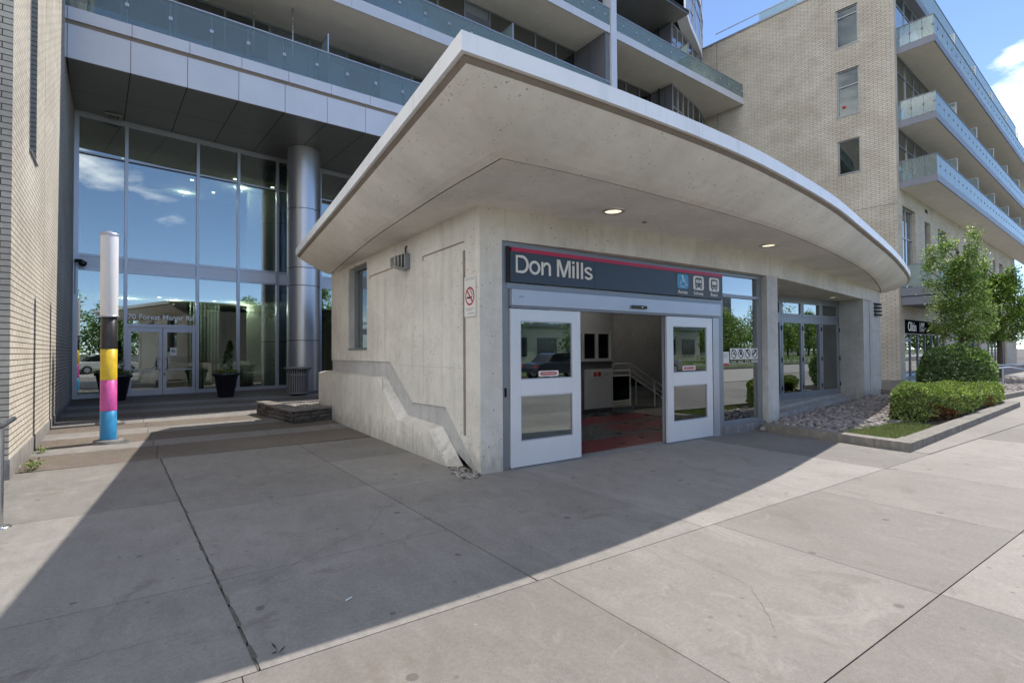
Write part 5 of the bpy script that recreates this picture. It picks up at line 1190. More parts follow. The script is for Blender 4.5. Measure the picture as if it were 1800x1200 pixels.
def planter_pot(x, y, label, lean, ph, seed):
    rnd = random.Random(seed); z = gz(y)
    t = thing('flower_planter', label, 'planter', (x, y, z), 'black planters at the lobby doors')
    s = 1.0
    mk('pot', MB().lathe((x, y, z), [(0, .0), (.215, .0), (.225, .02), (.34, .66), (.385, .68), (.39, .76), (.36, .775), (.34, .73), (0, .72)], 44), M['pot'], t)
    mk('soil', MB().lathe((x, y, z), [(0, .735), (.345, .735)], 24), M['soil'], t)
    f = MB(); pts = []
    for _ in range(520):
        a = rnd.random()**.8; hz = .78+a*ph; rr_ = (.17*(1-a)**.8+.035)*rnd.uniform(.5, 1.05); th = rnd.random()*6.283
        pts.append((x+lean*a+math.cos(th)*rr_, y+math.sin(th)*rr_, z+hz))
    leaf_cloud(f, pts, .055, .03, rnd, 3, .012, -.6)
    mk('topiary', f, M['leaf_d'], t)
    g_ = MB(); pts = [(x+rnd.uniform(-.33, .33), y+rnd.uniform(-.33, .33), z+.76+rnd.uniform(0, .06)) for _ in range(150)]
    leaf_cloud(g_, [p for p in pts if math.hypot(p[0]-x, p[1]-y) < .36], .07, .035, rnd, 5, .03)
    mk('flower_leaves', g_, M['leaf_h'], t)
    for m_, nn in (('petal_w', 22), ('petal_y', 26)):
        q = MB()
        for _ in range(nn):
            th = rnd.random()*6.283; rr_ = .36*math.sqrt(rnd.random()); px, py, pz = x+math.cos(th)*rr_, y+math.sin(th)*rr_, z+.80+rnd.uniform(0, .07)
            for k in range(5):
                a = k*1.2566+th; q.leaf((px, py, pz), Vector((math.cos(a), math.sin(a), .35)).normalized(), Vector((0, 0, 1)), .034, .028)
        mk('flower', q, M[m_], t)
planter_pot(-1.14, 19.25, 'black flower pot left of the lobby doors, half hidden by the striped pole', .05, .95, 5)
planter_pot(1.67, 18.75, 'black flower pot with leaning cone topiary right of the lobby doors', .12, 1.0, 6)

bn = thing('litter_bin', 'slatted grey metal litter bin with flared rim beside the round column', 'litter bin', (3.72, 18.15, gz(18.15)))
bx_, by_, bz_ = 3.72, 18.15, gz(18.15)
sm_ = MB()
for k in range(30):
    a = 2*math.pi*k/30; c, s_ = math.cos(a), math.sin(a); tx_, ty_ = -s_*.019, c*.019
    prof = [(.315, .06), (.315, .68), (.33, .78), (.375, .86), (.44, .90)]
    A = [(bx_+c*r-tx_, by_+s_*r-ty_, bz_+z) for r, z in prof]; B = [(bx_+c*r+tx_, by_+s_*r+ty_, bz_+z) for r, z in prof]; C_ = [(bx_+c*(r-.012), by_+s_*(r-.012), bz_+z) for r, z in prof]
    sm_.strip(A, B); sm_.strip(A, C_); sm_.strip(B, C_)
mk('slats', sm_, M['conc_grey'], bn)
mk('rim', MB().lathe((bx_, by_, bz_), [(.43, .895), (.455, .90), (.455, .915), (.40, .925), (.25, .90)], 48), M['conc_grey'], bn)
mk('hoop', MB().lathe((bx_, by_, bz_), [(.322, .66), (.325, .66), (.325, .70), (.318, .71)], 40).lathe((bx_, by_, bz_), [(.322, .05), (.325, .05), (.325, .09), (.318, .1)], 40), M['conc_grey'], bn)
mk('liner', MB().lathe((bx_, by_, bz_), [(0, .03), (.27, .03), (.28, .86)], 32), M['black'], bn)

# raised stone bed with pale gravel
sbed = thing('stone_planter_bed', 'low dark split-stone bed filled with pale gravel against the pavilion plinth', 'planter', (2.9, 13, 0))
q0, q1, q2, q3 = Vector((2.375, 12.03)), Vector((3.30, 12.33)), Vector((3.60, 15.3)), Vector((1.94, 14.14))
q2 = Vector((3.9, 14.45))
st_m = MB(); cap = MB(); rnd = random.Random(3)
def stone_run(a, b, z0, rows=3, hh=.085):
    d = b-a; L = d.length; d = d/L; nn = Vector((d.y, -d.x))
    for r in range(rows):
        s = 0 if r % 2 == 0 else -.12
        while s < L:
            w_ = rnd.uniform(.18, .34); s0, s1 = max(s, 0)+.004, min(s+w_, L)-.004
            if s1-s0 > .03:
                P = []; z_a, z_b = z0+r*hh+.003, z0+(r+1)*hh-.003; m_ = 4
                for iz in range(3):
                    for ix in range(m_+1):
                        u = s0+(s1-s0)*ix/m_; zz = z_a+(z_b-z_a)*iz/2; out_ = .0 if ix in (0, m_) or iz in (0, 2) else rnd.uniform(.008, .03)
                        p_ = a+d*u+nn*(out_+rnd.uniform(0, .008)); P.append((p_.x, p_.y, zz))
                st_m.add(P, [(iz*(m_+1)+ix, iz*(m_+1)+ix+1, (iz+1)*(m_+1)+ix+1, (iz+1)*(m_+1)+ix) for iz in range(2) for ix in range(m_)])
            s += w_
for a, b in ((q3, q0), (q0, q1)):
    stone_run(a, b, gz(a.y)-.02)
    d = (b-a).normalized(); n_ = Vector((-d.y, d.x)); L = (b-a).length; k = 0.
    while k < L-.02:
        w_ = min(rnd.uniform(.4, .62), L-k); p = a+d*(k+.003); q = a+d*(k+w_-.003); zt = .255+gz(p.y)
        o1, o2 = p-n_*.035, q-n_*.035; i1_, i2_ = p+n_*.27, q+n_*.27
        cap.add([(*o1, zt), (*o2, zt), (*i2_, zt), (*i1_, zt), (*o1, zt+.055), (*o2, zt+.055+rnd.uniform(-.003, .003)), (*i2_, zt+.055), (*i1_, zt+.055)], [(0, 1, 5, 4), (4, 5, 6, 7), (1, 2, 6, 5), (3, 0, 4, 7), (2, 3, 7, 6), (3, 2, 1, 0)]); k += w_
mk('stone_wall', st_m, M['ledge'], sbed)
core = MB(); core.prism([(q0.x+.03, q0.y+.03), (q1.x, q1.y+.03), (q2.x, q2.y), (q3.x+.03, q3.y)], -.05, .235); mk('core', core, M['stone'], sbed)
capo = mk('cap_stone', cap, M['stonecap'], sbed, bevel=.012)
bk2 = MB(); bk2.box(1.95, 3.9, 14.1, 14.3, .05, .32); mk('back_cap', bk2, M['stonecap'], sbed)
def pebbles(mb, n, inside, bb, z, rmin, rmax, rnd, flat=.6, zf=None):
    k = 0
    T = [(0, 0, 1)]+[(math.cos(a)*.85, math.sin(a)*.85, .5) for a in [i*math.pi/3 for i in range(6)]]+[(math.cos(a), math.sin(a), -.1) for a in [i*math.pi/3+.3 for i in range(6)]]
    Fc = [(0, 1+i, 1+(i+1) % 6) for i in range(6)]+[(1+i, 7+i, 1+(i+1) % 6) for i in range(6)]+[(7+i, 7+(i+1) % 6, 1+(i+1) % 6) for i in range(6)]
    while k < n:
        x = rnd.uniform(bb[0], bb[1]); y = rnd.uniform(bb[2], bb[3])
        if not inside(x, y): continue
        r = rnd.uniform(rmin, rmax); e = rnd.uniform(.6, 1.); th = rnd.random()*6.283; tl = rnd.uniform(-.35, .35); c, s = math.cos(th), math.sin(th); zz = (zf(x, y) if zf else z)+rnd.uniform(-.2, .4)*r
        P = []
        for a, b, cc_ in T:
            a, b, cc_ = a*r, b*r*e, cc_*r*flat; cc_ += a*tl; P.append((x+a*c-b*s, y+a*s+b*c, zz+cc_))
        mb.add(P, Fc, True); k += 1
def poly_in(P):
    def f(x, y):
        r = False; n = len(P)
        for i in range(n):
            (x1, y1), (x2, y2) = P[i], P[(i+1) % n]
            if (y1 > y) != (y2 > y) and x < (x2-x1)*(y-y1)/(y2-y1)+x1: r = not r
        return r
    return f
gv = MB(); inP = poly_in([(2.60, 12.42), (3.27, 12.6), (3.27, 13.5), (3.85, 13.6), (3.85, 14.15), (2.22, 14.1)])
pebbles(gv, 2600, inP, (1.9, 4, 12.3, 14.3), .275, .014, .034, random.Random(2)); gvo = mk('gravel_fill', gv, M['grv'], sbed); gvo['kind'] = 'stuff'
mk('gravel_base', MB().prism([(2.5, 12.35), (3.27, 12.5), (3.9, 14.2), (2.15, 14.15)], .2, .272), M['gravel'], sbed)
# gravel pocket at the foot of the corner pier
cg_ = MB(); inC = poly_in([(3.27, 6.35), (3.41, 6.3), (3.43, 5.78), (3.28, 5.62), (3.12, 5.66), (3.1, 5.95)])
pebbles(cg_, 260, inC, (3.05, 3.45, 5.55, 6.4), .002, .010, .026, random.Random(8)); struct('corner_gravel', cg_, M['grv'], 'loose gravel at the foot of the corner pier', 'stuff')
mk_b = MB(); mk_b.prism([(3.27, 6.4), (3.11, 5.95), (3.13, 5.66), (3.28, 5.6), (3.43, 5.75), (3.43, 6.3)], -.02, .003); struct('dirt_pocket', mk_b, M['soil'])

# handrail at the left edge
hr = thing('steel_handrail', 'stainless steel handrail with round foot plate at the left edge', 'handrail', (-1.22, 6.63, 0))
hx, hy = -1.235, 6.60
mk('post', MB().cyl((hx, hy, 0), (hx, hy, .92), .021, n=20), M['steel'], hr)
mk('foot_plate', MB().lathe((hx, hy, 0), [(0, .016), (.06, .016), (.078, .008), (.08, 0)], 28), M['steel'], hr)
mk('rail', MB().tube([(hx+.03, hy+.30, .97), (hx-.0, hy, .93), (hx-.3, hy-1.0, .93), (hx-.9, hy-3.0, .93)], .024, 12), M['steel'], hr)
hx2 = hx-.62; mk('post', MB().cyl((hx2, hy-2.2, 0), (hx2, hy-2.2, .92), .021, n=20), M['steel'], hr)

# small weeds and litter
rnd = random.Random(21)
wd = MB()
leaf_cloud(wd, [(-1.50+rnd.uniform(-.06, .10), 9.62+rnd.uniform(-.14, .14), .05+rnd.uniform(0, .05)) for _ in range(34)], .045, .028, rnd, 3, .02)
tag(mk('weed', wd, M['leaf_h']), 'larger green weed at the foot of the sunlit brick wing', 'weed', 'weeds along the brick wing')
wd = MB(); leaf_cloud(wd, [(-1.62+rnd.uniform(-.03, .05), 11.15+rnd.uniform(-.1, .1), .03+rnd.uniform(0, .03)) for _ in range(22)], .04, .02, rnd, 3, .02)
tag(mk('weed', wd, M['leaf_h']), 'tiny weed by the wall where the nearer pole shadow ends', 'weed', 'weeds along the brick wing')
tag(mk('cigarette_end', MB().cyl((.98, 3.35, .008), (1.02, 3.37, .008), .005, n=8), M['paper']), 'small white cigarette end on the shaded plaza', 'litter')
tw = MB(); leaf_cloud(tw, [(.50, 2.98+.0, .01)], .06, .012, rnd, 3, .02); tag(mk('dead_leaf', tw, M['bark']), 'dark curled dead leaf on the shaded plaza', 'leaf')
# ================================================================== PLANTING BED AT THE RIGHT
K_in = [(9.98, 5.55), (9.82, 3.40), (12.2, 3.55), (19.2, 4.02), (25.0, 5.3)]
kb = MB()
def kerb_seg(P, Q, wd_, z0, z1, jt=.004):
    a, b = Vector(P), Vector(Q); d = (b-a).normalized(); n_ = Vector((-d.y, d.x)); a = a+d*jt; b = b-d*jt
    kb.prism([tuple(a), tuple(b), tuple(b+n_*wd_), tuple(a+n_*wd_)], z0, z1)
for P, Q in (((9.78, 5.60), (9.70, 4.5)), ((9.70, 4.5), (9.58, 3.62)), ):
    a, b = Vector(P), Vector(Q); kb.prism([P, Q, (Q[0]+.26, Q[1]), (P[0]+.26, P[1])], -.05, .135)
kb.prism([(9.575, 3.61), (9.545, 3.10), (10.15, 3.14), (10.15, 3.42), (9.835, 3.40), (9.835, 3.61)], -.05, .137)
Kx = [10.155, 11.9, 13.7, 15.5, 17.3, 19.0]
for a, b in zip(Kx[:-1], Kx[1:]):
    y_ = lambda x: 3.14+(x-10.15)*.068; kb.prism([(a+.004, y_(a)), (b-.004, y_(b)), (b-.004, y_(b)+.27), (a+.004, y_(a)+.27)], -.05, .130)
kb.prism([(19.004, 3.742), (19.28, 3.78), (19.35, 6.4), (19.08, 6.4)], -.05, .13)
kb.prism([(10.52, 5.86), (10.52, 5.63), (10.04, 5.58), (10.04, 5.86)][::-1], -.05, .12)
struct('kerb', kb, M['kerb'])
soil = MB(); soil.prism([(9.96, 5.6), (9.84, 3.4), (12, 3.53), (19.1, 4.0), (19.2, 7.2), (17.7, 6.8), (14, 6.3), (10.5, 5.75)], -.05, .06); struct('planting_soil', soil, M['soil'])
cob = MB(); inB = poly_in([(10.0, 5.5), (9.95, 4.35), (10.9, 4.3), (12.3, 4.2), (12.6, 4.45), (13.9, 4.9), (18.6, 6.3), (18.3, 6.85), (16.0, 6.50), (13.8, 6.15), (11.9, 5.85), (10.5, 5.72)])
pebbles(cob, 2000, inB, (9.8, 18.6, 4.2, 7), .09, .035, .075, random.Random(4), .55, lambda x, y: .095+.06*max(0, min(1, (y-4.6)/1.6)))
pebbles(cob, 3000, inB, (9.8, 18.6, 4.2, 7), .07, .02, .05, random.Random(14), .55, lambda x, y: .075+.06*max(0, min(1, (y-4.6)/1.6)))
struct('river_stones', cob, M['cob'], 'grey river stones covering the bed beside the entrance steps', 'stuff')
tag(mk('loose_stone', MB().lathe((9.70, 5.56, 0), [(0, 0), (.06, .01), (.065, .05), (.04, .085), (0, .09)], 10), M['cob']), 'single pale rounded stone lying where the kerb meets the post', 'stone')
gr = MB(); rnd = random.Random(9); inG = poly_in([(9.85, 4.35), (9.86, 3.42), (12.2, 3.55), (12.9, 4.3), (11.0, 4.45)])
k = 0
while k < 9000:
    x, y = rnd.uniform(9.8, 13), rnd.uniform(3.4, 4.5)
    if not inG(x, y): continue
    d = Vector((rnd.gauss(0, .35), rnd.gauss(0, .35), 1)).normalized(); gr.leaf((x, y, .05), d, Vector((rnd.gauss(0, 1), rnd.gauss(0, 1), 0)).normalized(), rnd.uniform(.04, .11), .009); k += 1
struct('grass_patch', gr, M['grassb'], 'small tuft of grass in the kerb corner', 'stuff')

def foliage_box(name, label, foot, ztop, zbot, n, L, Wd, seed, mat, cat, group=None, lump=.10, rust=0, rm='leaf_hr', edge_r=.13):
    """clipped hedge: leaves on and just under the surface of a rounded prism over a footprint"""
    rnd = random.Random(seed); inside = poly_in(foot); t = thing(name, label, cat, (sum(p[0] for p in foot)/len(foot), sum(p[1] for p in foot)/len(foot), .06), group)
    xs_ = [p[0] for p in foot]; ys_ = [p[1] for p in foot]; lv = MB(); rs = MB()
    from mathutils import noise
    def bumpf(x, y, z): return noise.noise(Vector((x*1.3, y*1.3, z*1.8)))*lump+noise.noise(Vector((x*5, y*5, z*5)))*lump*.4
    def add(p, nrm, k=1):
        d = (Vector(nrm)*.75+Vector((rnd.gauss(0, .6), rnd.gauss(0, .6), rnd.gauss(0, .5)+.25))).normalized(); up = (Vector(nrm)+Vector((rnd.gauss(0, .5), rnd.gauss(0, .5), rnd.gauss(0, .5)))).normalized()
        tgt = rs if (rust and p[2] < zbot+.42*(ztop(p[0], p[1])-zbot)+.1*math.sin(p[0]*3) and rnd.random() < rust*max(0, math.sin(p[0]*1.9+.6))) else lv
        tgt.leaf(p, d, up, L*rnd.uniform(.7, 1.3), Wd*rnd.uniform(.8, 1.2))
    nt_ = int(n*.55); k = 0
    while k < nt_:      # top
        x, y = rnd.uniform(min(xs_), max(xs_)), rnd.uniform(min(ys_), max(ys_))
        if not inside(x, y): continue
        de = min(abs((x-a[0])*(b[1]-a[1])-(y-a[1])*(b[0]-a[0]))/math.dist(a, b) for a, b in zip(foot, foot[1:]+foot[:1]))
        zz = ztop(x, y)+bumpf(x, y, 0)-(max(0, edge_r-de)**2)/edge_r*1.0-abs(rnd.gauss(0, .03)); add((x, y, zz), (0, 0, 1)); k += 1
    per = sum(math.dist(a, b) for a, b in zip(foot, foot[1:]+foot[:1]))
    for a, b in zip(foot, foot[1:]+foot[:1]):
        ln_ = math.dist(a, b); nx_, ny_ = (b[1]-a[1])/ln_, -(b[0]-a[0])/ln_
        for _ in range(int(n*.45*ln_/per)):
            s = rnd.random(); x, y = a[0]+(b[0]-a[0])*s, a[1]+(b[1]-a[1])*s; zt = ztop(x, y)-edge_r*.8; z = zbot+(zt-zbot)*rnd.random()**.8
            o_ = bumpf(x*1.1, y*1.1, z)*1.2-abs(rnd.gauss(0, .05))-(.10 if z < zbot+.12 else 0); add((x+nx_*o_, y+ny_*o_, z), (nx_, ny_, .1))
    mk('foliage', lv, mat, t)
    if rs.v: mk('rusty_foliage', rs, M[rm], t, 'rust red leaves low on the shaded side')
    cx_, cy_ = sum(xs_)/len(foot), sum(ys_)/len(foot); core = [(cx_+(p[0]-cx_)*.86, cy_+(p[1]-cy_)*.82) for p in foot]
    tw_ = MB()
    for _ in range(14):
        x, y = rnd.uniform(min(xs_), max(xs_)), rnd.uniform(min(ys_), max(ys_))
        if inside(x, y): tw_.tube([(x, y, .05), (x+rnd.uniform(-.1, .1), y+rnd.uniform(-.1, .1), .35), (x+rnd.uniform(-.2, .2), y+rnd.uniform(-.2, .2), ztop(x, y)-.15)], [.012, .008, .004], 5)
    mks('stem', tw_, M['bark'], t)
    mk('inner_twigs', MB().prism(core if sum((core[i][0]*core[(i+1) % len(core)][1]-core[(i+1) % len(core)][0]*core[i][1]) for i in range(len(core))) > 0 else core[::-1], .05, ztop(cx_, cy_)-.24), M['soil'], t)
    return t
foliage_box('clipped_hedge', 'long low clipped hedge behind the kerb with rust red patches low down', [(12.35, 4.30), (12.75, 3.88), (14.2, 3.72), (15.6, 3.80), (15.9, 4.6), (18.2, 5.6), (17.6, 6.0), (15.6, 5.35), (13.6, 4.75)], lambda x, y: .76-.035*(x-12.4)*.9, .08, 42000, .052, .030, 11, M['leaf_h'], 'hedge', 'clipped hedges behind the kerb', .07, .85)
foliage_box('clipped_hedge', 'shorter bright hedge at the right end of the long hedge', [(15.6, 4.45), (16.0, 3.92), (18.6, 3.95), (19.2, 4.12), (19.25, 5.3), (17.8, 5.5)], lambda x, y: .60, .08, 12000, .058, .030, 12, M['leaf_h'], 'hedge', 'clipped hedges behind the kerb', .08, .5)

def crown(mb, rnd, env, n, L, Wd, clumps, cspread, droop=.25):
    """env(t, th) -> radius; leaves gathered in clumps biased to the shell, with gaps"""
    C_ = []
    while len(C_) < clumps:
        t = rnd.random(); th = rnd.random()*6.2832; R_ = env(t, th); r = R_*(rnd.random()**.42)
        C_.append((r*math.cos(th), r*math.sin(th), t, cspread*rnd.uniform(.55, 1.3)))
    return C_
def tree(name, label, base, z0, z1, rx, seed, mat, group, n=15000, L=.085, shape=None, clumps=210, lean=(0, 0), trunk_r=.07, cs=.20, cat='tree', leaders=()):
    rnd = random.Random(seed); x0, y0, zb = base; H_ = z1-z0
    t = thing(name, label, cat, base, group)
    shape = shape or (lambda q: (math.sin(math.pi*min(1, (q+.12)/1.12)**.75)**.8))
    def env(q, th): return rx*max(.05, shape(q))*(1+.22*math.sin(3*th+seed)+.12*math.sin(5*th+q*9+seed))
    C_ = []
    while len(C_) < clumps:
        q = rnd.random()**.95; th = rnd.random()*6.2832; r = env(q, th)*(rnd.random()**.45)
        C_.append((x0+lean[0]*q+r*math.cos(th), y0+lean[1]*q+r*math.sin(th), z0+q*H_, q))
    for (lx, ly, lz0, lz1, lr) in leaders:
        for _ in range(int(16*(lz1-lz0)/1.0)):
            s = rnd.random(); C_.append((x0+lx+rnd.gauss(0, lr*(1-.75*s)), y0+ly+rnd.gauss(0, lr*(1-.75*s)), lz0+(lz1-lz0)*s, 1))
    lv = MB(); per = max(6, n//len(C_))
    for cx_, cy_, cz_, q in C_:
        s = cs*rnd.uniform(.55, 1.25)
        for _ in range(int(per*rnd.uniform(.6, 1.4))):
            o = Vector((rnd.gauss(0, 1), rnd.gauss(0, 1), rnd.gauss(0, .75)))*s*.62; d = (o.normalized()*.6+Vector((rnd.gauss(0, .6), rnd.gauss(0, .6), rnd.gauss(0, .5)-.15))).normalized()
            up = Vector((rnd.gauss(0, .45), rnd.gauss(0, .45), 1)).normalized(); lv.leaf((cx_+o.x, cy_+o.y, cz_+o.z), d, up, L*rnd.uniform(.65, 1.25), L*.58*rnd.uniform(.8, 1.2))
    tr = MB(); top = (x0+lean[0]*.8, y0+lean[1]*.8, z0+H_*.85)
    tr.tube([(x0, y0, zb-.05), (x0+.02, y0, zb+(z0-zb)*.5), (x0+lean[0]*.1, y0+lean[1]*.1, z0+.1), (x0+lean[0]*.4+.05, y0+lean[1]*.4, z0+H_*.4), top], [trunk_r*1.25, trunk_r, trunk_r*.85, trunk_r*.5, .012], 9)
    br = MB()
    for cx_, cy_, cz_, q in rnd.sample(C_, min(48, len(C_))):
        hz = max(z0-.1, cz_-.35-.5*math.hypot(cx_-x0, cy_-y0)); sx_ = x0+lean[0]*max(0, (hz-z0)/H_); sy_ = y0+lean[1]*max(0, (hz-z0)/H_)
        br.tube([(sx_, sy_, hz), ((sx_+cx_)/2, (sy_+cy_)/2, (hz+cz_)/2-.03), (cx_, cy_, cz_)], [trunk_r*.32, trunk_r*.2, .005], 5)
    mk('crown', lv, mat, t); mk('trunk', tr, M['bark'], t); mk('branches', br, M['bark'], t); return t
def round_bush(base, rx, h, seed):
    rnd = random.Random(seed); x0, y0, zb = base; from mathutils import noise
    t = thing('round_bush', 'large rounded dark green bush behind the clipped hedge', 'bush', base); lv = MB()
    for _ in range(17000):
        th = rnd.random()*6.2832; cz = rnd.uniform(-.75, 1); q = math.sqrt(max(0, 1-cz*cz))**.8; n_ = Vector((q*math.cos(th), q*math.sin(th), cz))
        k = 1+.10*noise.noise(n_*2.2)+.07*noise.noise(n_*6)-abs(rnd.gauss(0, .06)); p = (x0+n_.x*rx*k, y0+n_.y*rx*k, zb+h*.46+n_.z*h*.54*k)
        d = (n_*.8+Vector((rnd.gauss(0, .5), rnd.gauss(0, .5), rnd.gauss(0, .4)))).normalized(); up = (n_+Vector((rnd.gauss(0, .5), rnd.gauss(0, .5), .4))).normalized()
        lv.leaf(p, d, up, .085*rnd.uniform(.6, 1.3), .045*rnd.uniform(.8, 1.2))
    mk('foliage', lv, M['leaf_b'], t); br = MB()
    for _ in range(26):
        th = rnd.random()*6.28; r = rx*rnd.uniform(.2, .8); br.tube([(x0, y0, zb), (x0+r*.4*math.cos(th), y0+r*.4*math.sin(th), zb+h*.35), (x0+r*math.cos(th), y0+r*math.sin(th), zb+h*rnd.uniform(.55, .85))], [.03, .018, .006], 5)
    mk('stem', br, M['bark'], t)
    return t
round_bush((21.5, 5.72, .05), .96, 1.62, 31)
t1s = lambda q: (.80+.25*math.sin(q*3.0)) if q < .55 else max(.12, 1.05*(1-q)/.45*.8+.13)
G_T = 'young street trees beyond the hedge'
tree('young_tree', 'tallest upright young tree with two pointed leaders in front of the tan brick building', (23.75, 6.15, .0), 1.95, 4.75, .88, 32, M['leaf_t'], G_T, 25000, .080, t1s, 300, (0, 0), .08, .17, leaders=[(-.42, .28, 4.2, 5.75, .22), (.42, -.28, 4.2, 5.95, .20), (-.85, .58, 3.7, 5.3, .2)])
tree('young_tree', 'bright green young tree with visible trunk beside the steel handrail', (30.3, 6.55, .0), 1.95, 4.7, 1.30, 33, M['leaf_t2'], G_T, 24000, .095, t1s, 260, (.1, 0), .10, .22, leaders=[(-.3, .5, 4.0, 5.4, .2), (.4, -.4, 4.0, 5.1, .2)])
tree('young_tree', 'darker young tree cut by the right edge of the picture', (36.5, 6.0, .0), 1.9, 4.9, 1.7, 34, M['leaf_t'], G_T, 11000, .12, None, 150, (0, 0), .10, .26)
# paving islands and rail further right
kb2 = MB(); kb2.box(20.9, 33, 4.55, 4.75, -.05, .15); kb2.box(20.9, 21.1, 4.75, 8.5, -.05, .15); struct('far_kerb', kb2, M['kerb'])
c2 = MB(); pebbles(c2, 2600, lambda x, y: True, (21.1, 32, 4.75, 6.9), .14, .05, .10, random.Random(5), .6, lambda x, y: .13+.10*(y-4.75)/2); struct('far_river_stones', c2, M['cob'], 'brownish river stones in the far bed at the right edge', 'stuff')
fr_ = thing('metal_handrail', 'pale tubular metal handrail beyond the hedge at the right', 'handrail', (27.5, 5.6, 0))
mk('rail', MB().tube([(26.2, 5.72, .82), (27.0, 5.55, .84), (28.6, 5.0, .62), (31.0, 4.9, .60), (33, 4.9, .60)], .035).tube([(26.8, 6.1, .9), (30.5, 5.7, .9), (34, 5.5, .66)], .03), M['alu2'], fr_)
for x, y, z in ((26.5, 5.66, .82), (27.9, 5.25, .72), (30.4, 4.9, .6)): mk('post', MB().cyl((x, y, .0), (x, y, z), .028, n=10), M['alu2'], fr_)

# ================================================================== ACROSS THE ROAD (seen mirrored in the glazing) AND FAR RIGHT
G_R = 'trees across the road'
kinds = []
proto = []
for i in range(3):
    o = tree('roadside_tree', ['broad dark tree across the road, mirrored in the glass', 'tall loose tree across the road, mirrored in the glass', 'bright leaning tree across the road, mirrored in the glass'][i], (18+26*i, -27-3*i, 0), 1.5, [7.0, 9.2, 6.0][i], [3.0, 2.7, 2.5][i], 60+i, M['leaf_t'] if i != 2 else M['leaf_t2'], G_R, 3400, .34, None, 90, (0, 0), .18, .7)
    proto.append(o)
rnd = random.Random(77)
spots = [(-34, -30), (-24, -27), (-14, -31), (-5, -26), (6, -30), (12, -36), (26, -31), (34, -26), (52, -33), (60, -28), (82, -30), (94, -34), (108, -28), (122, -33), (90, 3), (100, 8), (112, 1), (124, 9), (96, 16), (135, 4)]
for i, (x, y) in enumerate(spots):
    c = copy_tree(proto[i % 3]); c.location = (x, y, 0); c.rotation_euler = (0, 0, rnd.random()*6); s = rnd.uniform(.8, 1.25); c.scale = (s, s, s)
    c['label'] = 'distant tree at the end of the street beyond the tan building' if x > 85 and y > 0 else 'leafy tree on the lawn across the road'
    c['group'] = 'distant trees at the end of the street' if x > 85 and y > 0 else 'leafy trees on the lawn across the road'
# a denser line of trees behind the lawn
for i in range(26):
    x = -60+i*8.2+rnd.uniform(-2, 2); c = copy_tree(proto[i % 3]); c.location = (x, -42-rnd.random()*8, 0); c.rotation_euler = (0, 0, rnd.random()*6); q = rnd.uniform(.9, 1.3); c.scale = (q*1.3, q*1.3, q)
    c['label'] = 'tree in the dense line behind the lawn across the road'; c['group'] = 'dense tree line behind the lawn'
def car(x, y, ang, mat, label):
    fr = F(x, y, ang); t = thing('parked_car', label, 'car', (x, y, -.03), 'cars parked across the road')
    prof = [(-2.2, .35), (-2.25, .62), (-2.1, .86), (-1.55, .95), (1.05, .97), (1.9, .84), (2.2, .66), (2.22, .35)]
    b = MB(); b.wallpoly(prof, -.86, .86, fr); mk('body', b, mat, t, bevel=.06)
    cab = [(-1.5, .93), (-1.05, 1.38), (-.75, 1.45), (.15, 1.45), (.45, 1.38), (1.15, .95)]
    c = MB(); A = [fr.p(u, -.80+(z-.93)*.22, z) for u, z in cab]; B = [fr.p(u, .80-(z-.93)*.22, z) for u, z in cab]; n = len(cab)
    c.add(A+B, [tuple(range(n)), tuple(range(n, 2*n))[::-1]]+[(i, n+i, n+i+1, i+1) for i in (0, 4)]); mk('windows', c, M['blackgl'], t)
    r = MB(); r.add(A+B, [(i, n+i, n+i+1, i+1) for i in (1, 2, 3)])
    for k in (0, 2, 5): pass
    mk('roof', r, mat, t)
    for u in (-1.38, 1.35):
        for v in (-.80, .80):
            w_ = mk('wheel', MB().cyl(fr.p(u, v-.11, .30), fr.p(u, v+.11, .30), .33, n=24), M['rubber'], t); mk('rim', MB().cyl(fr.p(u, v-.115, .30), fr.p(u, v+.115, .30), .20, n=16), M['alu2'], w_)
    mk('headlight', MB().box(2.12, 2.20, -.75, -.45, .62, .74, fr), M['paper'], t); mk('headlight', MB().box(2.12, 2.20, .45, .75, .62, .74, fr), M['paper'], t)
    mk('tail_light', MB().box(-2.23, -2.15, -.75, -.5, .66, .80, fr), M['signred'], t); mk('tail_light', MB().box(-2.23, -2.15, .5, .75, .66, .80, fr), M['signred'], t)
M['car_a'] = m_plain('silver_car_paint', (.42, .43, .45), .25, .6, .03); M['car_b'] = m_plain('dark_car_paint', (.03, .035, .05), .2, .3, .03); M['car_c'] = m_plain('white_car_paint', (.70, .70, .69), .25, 0, .03)
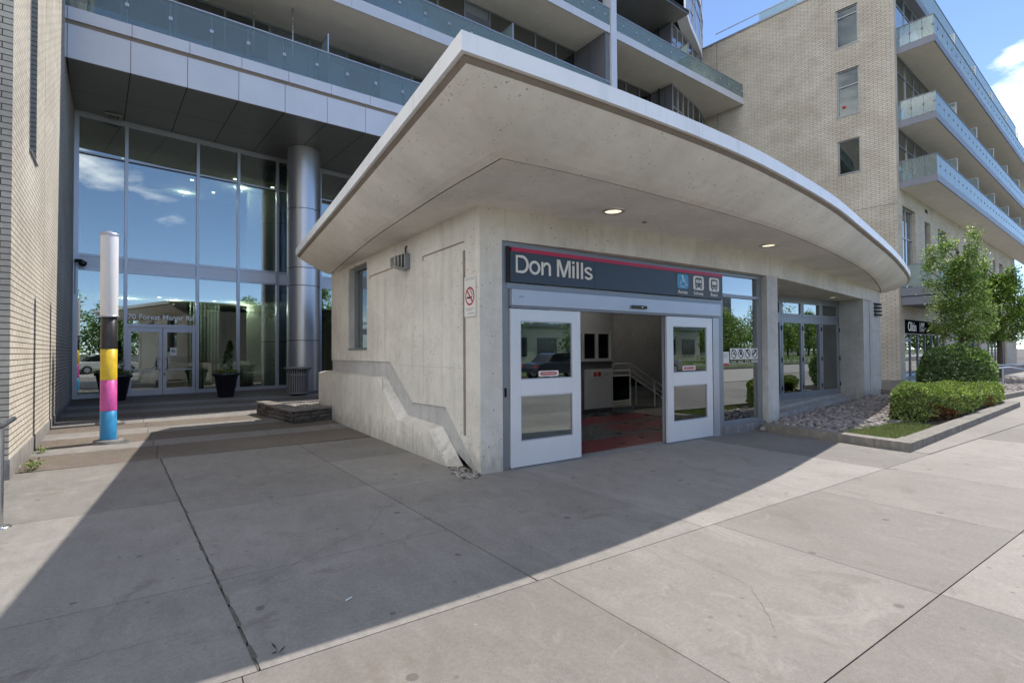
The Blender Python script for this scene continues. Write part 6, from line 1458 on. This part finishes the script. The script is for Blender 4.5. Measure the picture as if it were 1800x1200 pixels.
car(-1.5, -11.6, 0, M['car_a'], 'silver car parked across the road, nearest the striped poles'); car(6.0, -11.6, 0, M['car_c'], 'white car parked across the road, mirrored in the left door'); car(19.0, -11.5, 0, M['car_b'], 'dark blue car parked across the road, mirrored in the right door'); car(27.0, -11.7, R(180), M['car_a'], 'silver car parked across the road opposite the hedge')
def lamp_post(x, y, label):
    t = thing('street_lamp', label, 'street lamp', (x, y, 0), 'street lamps across the road')
    mk('pole', MB().tube([(x, y, 0), (x, y, 7.5), (x, y+.3, 8.1), (x, y+1.2, 8.4)], [.10, .07, .055, .05], 10), M['alu_d'], t); mk('lamp_head', MB().box(x-.14, x+.14, y+1.1, y+1.8, 8.34, 8.46), M['alu_d'], t, bevel=.03)
lamp_post(3.5, -14.2, 'street lamp across the road opposite the sliding doors'); lamp_post(29, -14.2, 'street lamp across the road opposite the planting bed')
low = thing('low_retail_building', 'long low pale building behind the lawn across the road', 'building', (40, -36, 0))
mk('wall', MB().box(28, 62, -38, -33, 0, 4.2), M['stucco'], low)
for k in range(8): mk('window', MB().box(29.5+k*4.1, 32.2+k*4.1, -32.99, -32.95, 1, 3), M['blackgl'], low)
mk('roof', MB().box(27.7, 62.3, -38.3, -32.7, 4.2, 4.5), M['alu_d'], low)
lwk = MB(); lwk.quad((-100, -20, .03), (150, -20, .03), (150, -22.5, .03), (-100, -22.5, .03)); struct('lawn_path', lwk, M['slab_l'])
tw = thing('distant_tower', 'pale tower block across the road mirrored in the sidelight glass', 'building', (126, -78, 0))
mk('tower_body', MB().box(119, 131, -84, -72, 0, 17), M['conc_grey'], tw)
wb = MB()
for k in range(5):
    for j in range(6): wb.box(120+j*1.9, 121.2+j*1.9, -71.99, -71.9, 2+k*3, 3.7+k*3); wb.box(118.9, 118.99, -83.4+j*1.9, -82.2+j*1.9, 2+k*3, 3.7+k*3)
mk('window', wb, M['greyclad'], tw)
hb = MB(); rnd = random.Random(5)
tag_h = thing('roadside_hedge', 'long low hedge on the lawn across the road', 'hedge', (20, -16, 0))
leaf_cloud(hb, [(x*.16-20, -16+rnd.uniform(-.5, .5), .1+rnd.random()*.9) for x in range(0, 640)], .18, .1, rnd, 10, .16); mk('foliage', hb, M['leaf_h'], tag_h)
